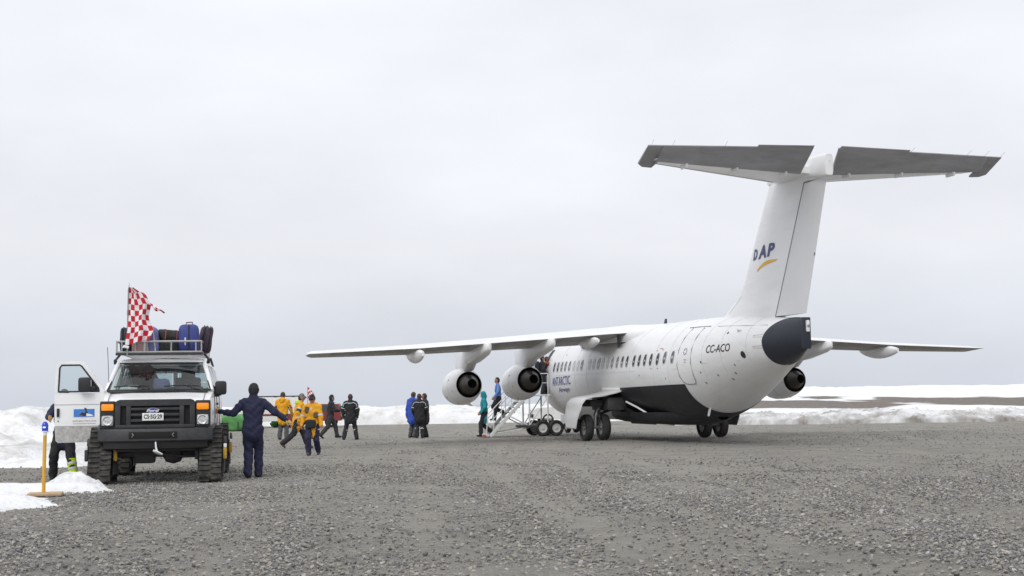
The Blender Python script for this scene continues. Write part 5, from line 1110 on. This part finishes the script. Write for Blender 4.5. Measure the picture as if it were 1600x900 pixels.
def ik(a_, b, l1, l2, pole):
    a_, b, pole = map(Vector, (a_, b, pole)); d = b - a_; L = min(d.length, (l1 + l2) * .999); d.normalize(); x = (l1 * l1 - l2 * l2 + L * L) / (2 * L); y = math.sqrt(max(0, l1 * l1 - x * x)); p = pole - d * pole.dot(d)
    if p.length < 1e-4: p = d.orthogonal()
    p.normalize(); return a_ + d * x + p * y, a_ + d * L

def person(loc, face, H, label, group=None, jacket=C_BLACK, pants=C_BLACK, boots=BOOT, glove=None, skin=SKIN, hair=HAIRD, hat=None, hatm=None, feet=((-.11, 0, 0), (.11, 0, 0)), toes=(0, 0), pelvis=(0, 0, .96), lean=(0, .02), wl=(-.30, .06, .86), wr=(.30, .06, .86), head_yaw=0.0, head_pitch=0.0, hood=None, bulk=1.0, h=.018, hem=.80, seed=1, knee_pole=(0, 1, 0), pole_l=(-.6, -1, -.2), pole_r=(.6, -1, -.2)):
    k = H / 1.8; V3 = Vector
    root = empty('person', loc, (0, 0, face)); tag(root, label, 'person', group)
    pel = V3(pelvis); lx, ly = lean; up = V3((lx, ly, 1)).normalized()
    chest = pel + up * .36; neck = pel + up * .56; sh = neck - up * .055
    rt = V3((1, 0, -lx)).normalized(); hd = neck + V3((lx * .10, ly * .10 + .02, .17))
    shl, shr = sh - rt * .195, sh + rt * .195; hl, hr_ = pel - rt * .095 - up * .02, pel + rt * .095 - up * .02
    el, wl_ = ik(shl, wl, .30, .27, pole_l); er, wr_ = ik(shr, wr, .30, .27, pole_r)
    al = V3(feet[0]) + V3((0, 0, .10)); ar = V3(feet[1]) + V3((0, 0, .10))
    kl, al = ik(hl, al, .44, .43, knee_pole); kr, ar = ik(hr_, ar, .44, .43, knee_pole)
    b = bulk; pr = []
    J, P_, Bt, Sk, Hr, Gl = 'jacket', 'pants', 'boots', 'skin', 'hair', 'glove'
    pr += [(pel - up * .03, pel + up * .12, .165 * b, .165 * b, .72, J), (pel + up * .10, chest, .165 * b, .185 * b, .70, J), (chest, sh - up * .04, .185 * b, .15 * b, .70, J), (shl + rt * .06, shr - rt * .06, .085 * b, .085 * b, .95, J), (sh, neck + up * .03, .09, .07, 1, J)]
    hz = pel - up * (.96 - hem); pr += [(pel, hz, .17 * b, .168 * b, .74, J)]
    for s_, e_, w_ in ((shl, el, wl_), (shr, er, wr_)):
        pr += [(s_, e_, .078 * b, .064 * b, 1, J), (e_, w_, .064 * b, .046 * b, 1, J)]
    for hp, kn, an in ((hl, kl, al), (hr_, kr, ar)):
        pr += [(hp, kn, .118, .092, 1, P_), (kn, an, .092, .084, 1, P_)]
    pr += [(pel - up * .05, pel - up * .02, .15, .15, .75, P_)]
    for an, ty, kn in ((al, toes[0], kl), (ar, toes[1], kr)):
        sh_d = (an - kn).normalized(); fw_ = V3((math.sin(ty), math.cos(ty), 0)); fw_ = (fw_ - sh_d * fw_.dot(sh_d)).normalized() if abs(sh_d.z) < .93 else fw_
        dn = sh_d if abs(sh_d.z) < .93 else V3((0, 0, -1))
        heel = an + dn * .055 - fw_ * .04; toe = an + dn * .06 + fw_ * .15; pr += [(an, heel, .055, .045, 1, Bt), (heel, toe, .046, .04, 1, Bt)]
    yw = Matrix.Rotation(head_yaw, 3, 'Z') @ Matrix.Rotation(head_pitch, 3, 'X')
    def hq(x, y, z): return hd + yw @ V3((x, y, z))
    hm = 'hair' if hat is None else 'hat'
    pr += [(neck, hd - V3((0, 0, .06)), .058, .056, 1, Sk), (hq(0, .012, -.055), hq(0, .02, .03), .066, .078, 1, Sk), (hq(0, -.015, .02), hq(0, -.01, .05), .088, .086, 1, Sk), (hq(0, .045, -.085), hq(0, .055, -.075), .036, .036, 1, Sk)]
    pr += [(hq(0, .095, -.005), hq(0, .108, -.035), .012, .017, 1, Sk), (hq(-.085, 0, -.02), hq(-.088, 0, .015), .018, .02, 1, Sk), (hq(.085, 0, -.02), hq(.088, 0, .015), .018, .02, 1, Sk)]
    if hat == 'beanie': pr += [(hq(0, -.02, .03), hq(0, -.012, .075), .102, .09, 1, 'hat'), (hq(0, -.035, -.02), hq(0, -.03, .03), .085, .098, 1, 'hat')]
    elif hat == 'balaclava': pr += [(hq(0, -.015, -.02), hq(0, -.01, .07), .098, .098, 1, 'hat'), (hq(0, -.01, -.10), hq(0, -.02, -.02), .088, .096, 1, 'hat')]
    elif hat == 'cap': pr += [(hq(0, -.012, .05), hq(0, -.01, .075), .098, .086, 1, 'hat'), (hq(-.04, .10, .045), hq(.04, .10, .045), .032, .032, 1, 'hat'), (hq(0, .05, .05), hq(0, .13, .04), .05, .03, 1, 'hat'), (hq(0, -.04, -.02), hq(0, -.035, .03), .074, .08, 1, 'hair')]
    elif hat != 'none': pr += [(hq(0, -.03, .03), hq(0, -.015, .06), .094, .088, 1, 'hair'), (hq(0, -.045, -.03), hq(0, -.04, .02), .07, .08, 1, 'hair')]
    if hood == 'up': pr += [(hq(0, -.03, -.06), hq(0, -.02, .06), .11, .112, 1, J), (neck, hq(0, -.05, -.05), .10, .10, 1, J)]
    elif hood == 'down': pr += [(neck + V3((-.07, -.09, .02)), neck + V3((.07, -.09, .02)), .062, .062, 1, J), (neck + V3((0, -.06, .05)), neck + V3((0, -.11, -.05)), .075, .07, 1, J)]
    elif hood == 'collar': pr += [(neck - V3((0, 0, .01)), neck + V3((0, 0, .055)), .092, .088, 1, J)]
    pr = [(tuple(p[0]), tuple(p[1])) + p[2:] for p in pr]
    vv, ff, tg, tags = sdf_mesh(pr, h / k, .022, .009, seed)
    verts = [vv]; faces = [ff]; tgs = [tg]
    if 'glove' not in tags: tags.append('glove')
    o_ = len(vv)
    for w_, e_, sg in ((wl_, el, -1), (wr_, er, 1)):
        X_ = (w_ - e_).normalized(); palm = V3((-sg, .25, -.1)); Y_ = -(palm - X_ * palm.dot(X_)).normalized(); Z_ = X_.cross(Y_)
        if Z_.y < -.2: pass
        R_ = np.array([X_, Y_, Z_]); hs_ = 1.12 if glove else 1.0; hv = (HAND_V * hs_) @ R_ + np.array(w_ - X_ * .012)
        verts.append(hv); faces.append(HAND_F + o_); tgs.append(np.full(len(HAND_F), tags.index('glove'))); o_ += len(hv)
    vv = np.concatenate(verts) * k; ff = np.concatenate(faces); tg = np.concatenate(tgs)
    me = bpy.data.meshes.new('body'); me.from_pydata(vv.tolist(), [], ff.tolist())
    mm = {'jacket': jacket, 'pants': pants, 'boots': boots, 'skin': skin, 'hair': hair, 'glove': glove or skin, 'hat': hatm or hair}
    for t in tags: me.materials.append(mm[t])
    me.polygons.foreach_set('material_index', tg.astype(np.int32)); me.polygons.foreach_set('use_smooth', [True] * len(ff)); me.update()
    ob = bpy.data.objects.new('body', me); COL.objects.link(ob); ob.parent = root
    J_ = dict(root=root, k=k, pel=pel * k, up=up, chest=chest * k, neck=neck * k, sh=sh * k, shl=shl * k, shr=shr * k, el=el * k, er=er * k, wl=wl_ * k, wr=wr_ * k, kl=kl * k, kr=kr * k, al=al * k, ar=ar * k, hl=hl * k, hr=hr_ * k, hq=lambda x, y, z: hq(x, y, z) * k, rt=rt)
    # eyes, brows and mouth
    mb = MB()
    for x in (-.030, .030): mb.lathe([(-.008, .0), (-.006, .008), (.004, .011)], hq(x, .083, .008) * k, (yw @ V3((0, -1, 0))), 10)
    mb.build('eyes', HAIRD, root); mb = MB(); mb.tube([hq(-.024, .083, -.062) * k, hq(0, .092, -.060) * k, hq(.024, .083, -.062) * k], .006 * k, 6); mb.build('mouth', SKIN2, root)
    return J_
def band(P_, a_, b, t, r, wd, mat, name, flat=1.0):
    c = P_[a_].lerp(P_[b], t); d = (P_[b] - P_[a_]).normalized(); mb = MB(); ax = d.orthogonal().normalized()
    mb.lathe([(-wd / 2, r), (-wd / 2, r + .008), (wd / 2, r + .008), (wd / 2, r)], c, d, 20); return mb.build(name, mat, P_['root'], 60)
def torso_band(P_, u, r, wd, mat, flat=.74):
    c = P_['pel'] + P_['up'] * u * P_['k']; n = 28; mb = MB(); rings = []
    for z in (-wd / 2, wd / 2): rings.append([(c.x + r * math.cos(g), c.y + r * flat * math.sin(g), c.z + z) for g in np.linspace(0, 2 * math.pi, n, endpoint=False)])
    mb.loft(rings, cap=False); return mb.build('reflective_band', mat, P_['root'], 60)
def patch(P_, pts, th, mat, name):
    mb = MB(); mb.tube(pts, th, 8); return mb.build(name, mat, P_['root'], 60)
def lump(P_, c, d, mat, name, seed=1, rot=None):
    v, f = soft_box(d, .03, seed, .06, 4); R_ = rot or Matrix.Identity(3); mb = MB(); mb.add([R_ @ Vector(p) + Vector(c) for p in v], f); return mb.build(name, mat, P_['root'], 60)

# man in navy overalls steadying himself on the van
person((-5.36, 28.05, 0), RAD(2), 1.88, 'person in navy overalls and black hat reaching out to touch the van', None, C_NAVY, C_NAVY, BOOT, C_TAN, hat='beanie', hatm=C_BLACK, feet=((-.10, -.08, 0), (.07, .16, 0)), toes=(-.3, .1), pelvis=(-.02, 0, .965), lean=(.02, .04), wl=(-.66, .02, 1.30), wr=(.66, .03, 1.10), head_pitch=-.15, hood='collar', bulk=1.10, h=.014, hem=.86, seed=2, pole_l=(0, -.5, -1), pole_r=(0, -.5, -1))
# person half hidden behind the open van door
p = person((-9.25, 28.15, 0), RAD(178), 1.84, 'person in dark clothes and lime gaiters standing behind the open van door', None, C_NAVY, C_BLACK, BOOT, C_TAN, hat='beanie', hatm=C_GREY, feet=((-.24, .22, 0), (.28, -.05, 0)), toes=(.3, -.2), pelvis=(.05, 0, .94), lean=(-.02, .05), wl=(-.25, .25, 1.15), wr=(.16, .52, 1.26), hood='collar', bulk=1.12, h=.016, seed=3)
for P_ in (p,):
    mb = MB(); kn, an = P_['kl'], P_['al']; d = an - kn; mb.tube([kn + d * .22, kn + d * .55, kn + d * .98], [.098, .092, .098], 14, cap=False); g_ = mb.build('gaiter', C_LIME, P_['root'], 60)
    for t in (.42, .68): mb = MB(); mb.tube([kn + d * (t - .05), kn + d * (t + .05)], .0995, 14, cap=False); mb.build('reflective_band', C_REFL, g_, 60)
GY = 'people in yellow expedition jackets'
# yellow jacket, seen from behind
p = person((-9.95, 58.6, 0), RAD(-8), 2.0, 'person in yellow jacket and grey trousers seen from behind, nearest the minibus', GY, C_YEL, C_GREY, BOOT, None, hair=HAIRB, feet=((-.13, 0, 0), (.14, .03, 0)), wl=(-.22, .20, .98), wr=(.30, .24, .98), hood='down', bulk=1.18, hem=.74, seed=4)
for s_, e_ in (('shl', 'el'), ('shr', 'er')): band(p, s_, e_, .75, .085, .16, C_CHAR, 'sleeve_panel')
# yellow jacket striding to the right, lime hood
p = person((-7.32, 46.3, 0), RAD(-70), 1.88, 'person in yellow jacket with lime hood striding right behind a black-capped walker', GY, C_YEL, C_BLACK, BOOTB, None, hat='cap', hatm=C_GREYCAP, feet=((-.06, .30, 0), (.10, -.52, .10)), toes=(0, 0), pelvis=(0, -.05, .91), lean=(0, .20), wl=(-.26, .28, 1.05), wr=(.28, -.05, .88), bulk=1.18, hem=.74, seed=5, head_pitch=-.2)
lump(p, p['neck'] + Vector((0, -.10, .03)), (.26, .16, .14), C_LIME, 'hood', 4); band(p, 'shr', 'er', .55, .088, .06, C_REFL, 'reflective_band'); band(p, 'er', 'wr', .5, .068, .05, C_REFL, 'reflective_band'); band(p, 'shr', 'er', .72, .088, .10, C_CHAR, 'sleeve_panel')
# yellow jacket walking to the camera
p = person((-5.90, 39.9, 0), RAD(176), 1.76, 'person in yellow jacket and black cap walking towards the camera with a waist bag', GY, C_YEL, C_NAVY, BOOTB, None, skin=SKIN2, hat='cap', hatm=C_BLACK, feet=((.09, .14, 0), (-.12, -.24, .03))[::-1], pelvis=(0, 0, .93), lean=(0, .06), wl=(-.30, .16, .88), wr=(.30, .10, .90), bulk=1.2, hem=.70, seed=6, h=.015, head_pitch=-.25)
lump(p, p['pel'] + Vector((.02, .17, .0)), (.30, .13, .26), C_BLACK, 'waist_bag', 7)
for x, z_, hh_ in ((-.12, -.09, .16), (.13, .06, .20)): lump(p, p['chest'] + Vector((x, .125, z_)), (.13, .05, hh_), C_BROWN, 'chest_panel', 9)
lump(p, p['chest'] + Vector((.0, .14, .08)), (.05, .04, .10), C_REFL, 'chest_tag', 3); lump(p, p['neck'] + Vector((0, -.09, .02)), (.30, .15, .12), C_YEL, 'hood', 6)
for s_, e_ in (('shl', 'el'), ('shr', 'er')): band(p, s_, e_, .85, .083, .05, C_REFL, 'reflective_band')
band(p, 'hl', 'kl', .35, .105, .03, C_REFL, 'reflective_band')
# dark walker
p = person((-8.12, 60.2, 0), RAD(-72), 1.90, 'person all in black walking right, behind and left of the striped-jacket figure', 'people in dark working clothes', C_BLACK, C_CHAR, BOOT, None, hat='beanie', hatm=C_BLACK, feet=((-.08, .30, 0), (.10, -.40, .05)), pelvis=(0, 0, .92), lean=(0, .08), wl=(-.12, .34, 1.12), wr=(.16, .36, 1.14), bulk=1.15, hem=.80, seed=7, hood='collar')
lump(p, p['wr'] + Vector((-.1, .08, .08)), (.18, .10, .26), C_GREY, 'carried_bundle', 5)
# striped jacket, legs apart
p = person((-6.80, 56.6, 0), RAD(0), 1.88, 'person standing legs apart in black work suit with reflective shoulder and shin stripes', 'people in dark working clothes', C_BLACK, C_BLACK, BOOT, C_DKGL, hair=HAIRB, feet=((-.26, 0, 0), (.24, .02, 0)), toes=(-.3, .3), pelvis=(0, 0, .94), wl=(-.27, .05, .90), wr=(.27, .05, .90), bulk=1.2, hem=.82, seed=8, hood='collar', pole_l=(-1, -.3, 0), pole_r=(1, -.3, 0))
def stripes(P_):
    r = .008
    n_, sl, sr, c = P_['neck'], P_['shl'], P_['shr'], P_['chest']
    patch(P_, [sl + Vector((-.08, -.085, -.14)), sl + Vector((-.05, -.125, -.03)), sl + Vector((.06, -.135, .02)), n_ + Vector((-.02, -.135, -.06)), n_ + Vector((.02, -.135, -.06)), sr + Vector((-.06, -.135, .02)), sr + Vector((.05, -.125, -.03)), sr + Vector((.08, -.085, -.14))], .016, C_REFL, 'reflective_piping')
    for a_, b in (('kl', 'al'), ('kr', 'ar')): band(P_, a_, b, .32, .083, .045, C_REFL, 'reflective_band')
    for a_, b in (('shl', 'el'), ('shr', 'er')): band(P_, a_, b, .72, .087, .03, C_REFL, 'reflective_band')
stripes(p)
# huddle of three
GH = 'three people huddled in conversation'
p = person((-4.35, 58.35, 0), RAD(-35), 1.92, 'person in royal blue jacket at the left of the huddle of three', GH, C_BLUE, C_GREY, BOOTB, None, hair=HAIRB, feet=((-.12, 0, 0), (.12, 0, 0)), lean=(.0, .10), wl=(-.32, .02, .84), wr=(.24, .30, 1.05), bulk=1.3, hem=.72, seed=9, hood='down', head_pitch=-.2)
p = person((-4.02, 57.95, 0), RAD(4), 1.84, 'person with reflective shoulder stripes and back turned in the middle of the huddle', GH, C_BLACK, C_BLACK, BOOT, C_DKGL, hair=HAIRB, feet=((-.10, 0, 0), (.12, .02, 0)), lean=(0, .06), wl=(-.22, .22, .98), wr=(.24, .22, .98), bulk=1.25, hem=.80, seed=10, hood='collar'); stripes(p)
p = person((-3.80, 58.55, 0), RAD(75), 1.86, 'person in dark coat at the right of the huddle, facing the others', GH, C_CHAR, C_BLACK, BOOT, None, skin=SKIN2, hair=HAIRB, feet=((-.10, 0, 0), (.12, 0, 0)), lean=(0, .05), wl=(-.22, .24, 1.2), wr=(.20, .28, 1.30), bulk=1.2, hem=.72, seed=11, hood='collar')
# passengers on the steps
FA = RAD(90 + AC_A)
def ac_w(s, p_, z): c, s_ = math.cos(FA), math.sin(FA); return (AC_O[0] + c * -s - s_ * p_, AC_O[1] + s_ * -s + c * p_, z)
GP = 'passengers using the boarding steps'
p = person(ac_w(-7.9, 4.62, .05), RAD(98), 1.86, 'hooded person in teal jacket stepping off the foot of the boarding steps', GP, C_TEAL, C_BLACK, BOOT, None, feet=((-.08, .14, -.03), (.10, -.26, .12)), pelvis=(0, -.02, .93), lean=(0, .03), wl=(-.24, .16, .95), wr=(.26, .12, .95), bulk=1.1, hem=.70, seed=12, hood='up', head_pitch=-.15)
lump(p, p['pel'] + Vector((.18, .02, .20)), (.12, .22, .40), C_PURP, 'shoulder_bag', 8)
p = person(ac_w(-8.1, 3.92, .70), RAD(98), 1.80, 'bare-headed person in light blue top coming down the boarding steps', GP, C_LBLUE, C_BLACK, BOOT, None, skin=SKIN2, hair=HAIRD, feet=((-.09, .20, -.02), (.10, -.16, .26)), pelvis=(0, 0, .95), lean=(0, .04), wl=(-.38, .22, .98), wr=(.24, .10, .92), bulk=1.0, hem=.86, seed=13)
p = person(ac_w(-8.0, 1.98, 1.77), RAD(-80), 1.62, 'person in black coat on the platform at the top of the boarding steps', GP, C_BLACK, C_BLACK, BOOT, C_DKGL, hat='beanie', hatm=C_BLACK, feet=((-.10, 0, 0), (.10, 0, 0)), wl=(-.2, .2, 1.0), wr=(.2, .2, 1.0), bulk=1.25, seed=14)
lump(p, p['chest'] + Vector((0, -.22, .0)), (.34, .2, .46), C_BLACK, 'backpack', 12)
p = person(ac_w(-8.5, 1.72, 1.77), RAD(-80), 1.62, 'person in rust coat ducking in at the forward cabin door', GP, C_RED, C_BLACK, BOOT, None, hair=HAIRB, feet=((-.10, 0, 0), (.10, 0, 0)), lean=(0, .15), wl=(-.2, .3, 1.1), wr=(.3, .25, 1.5), bulk=1.1, seed=15)
# a few small stones and clods sitting on the snow by the beacon are part of the gravel scatter
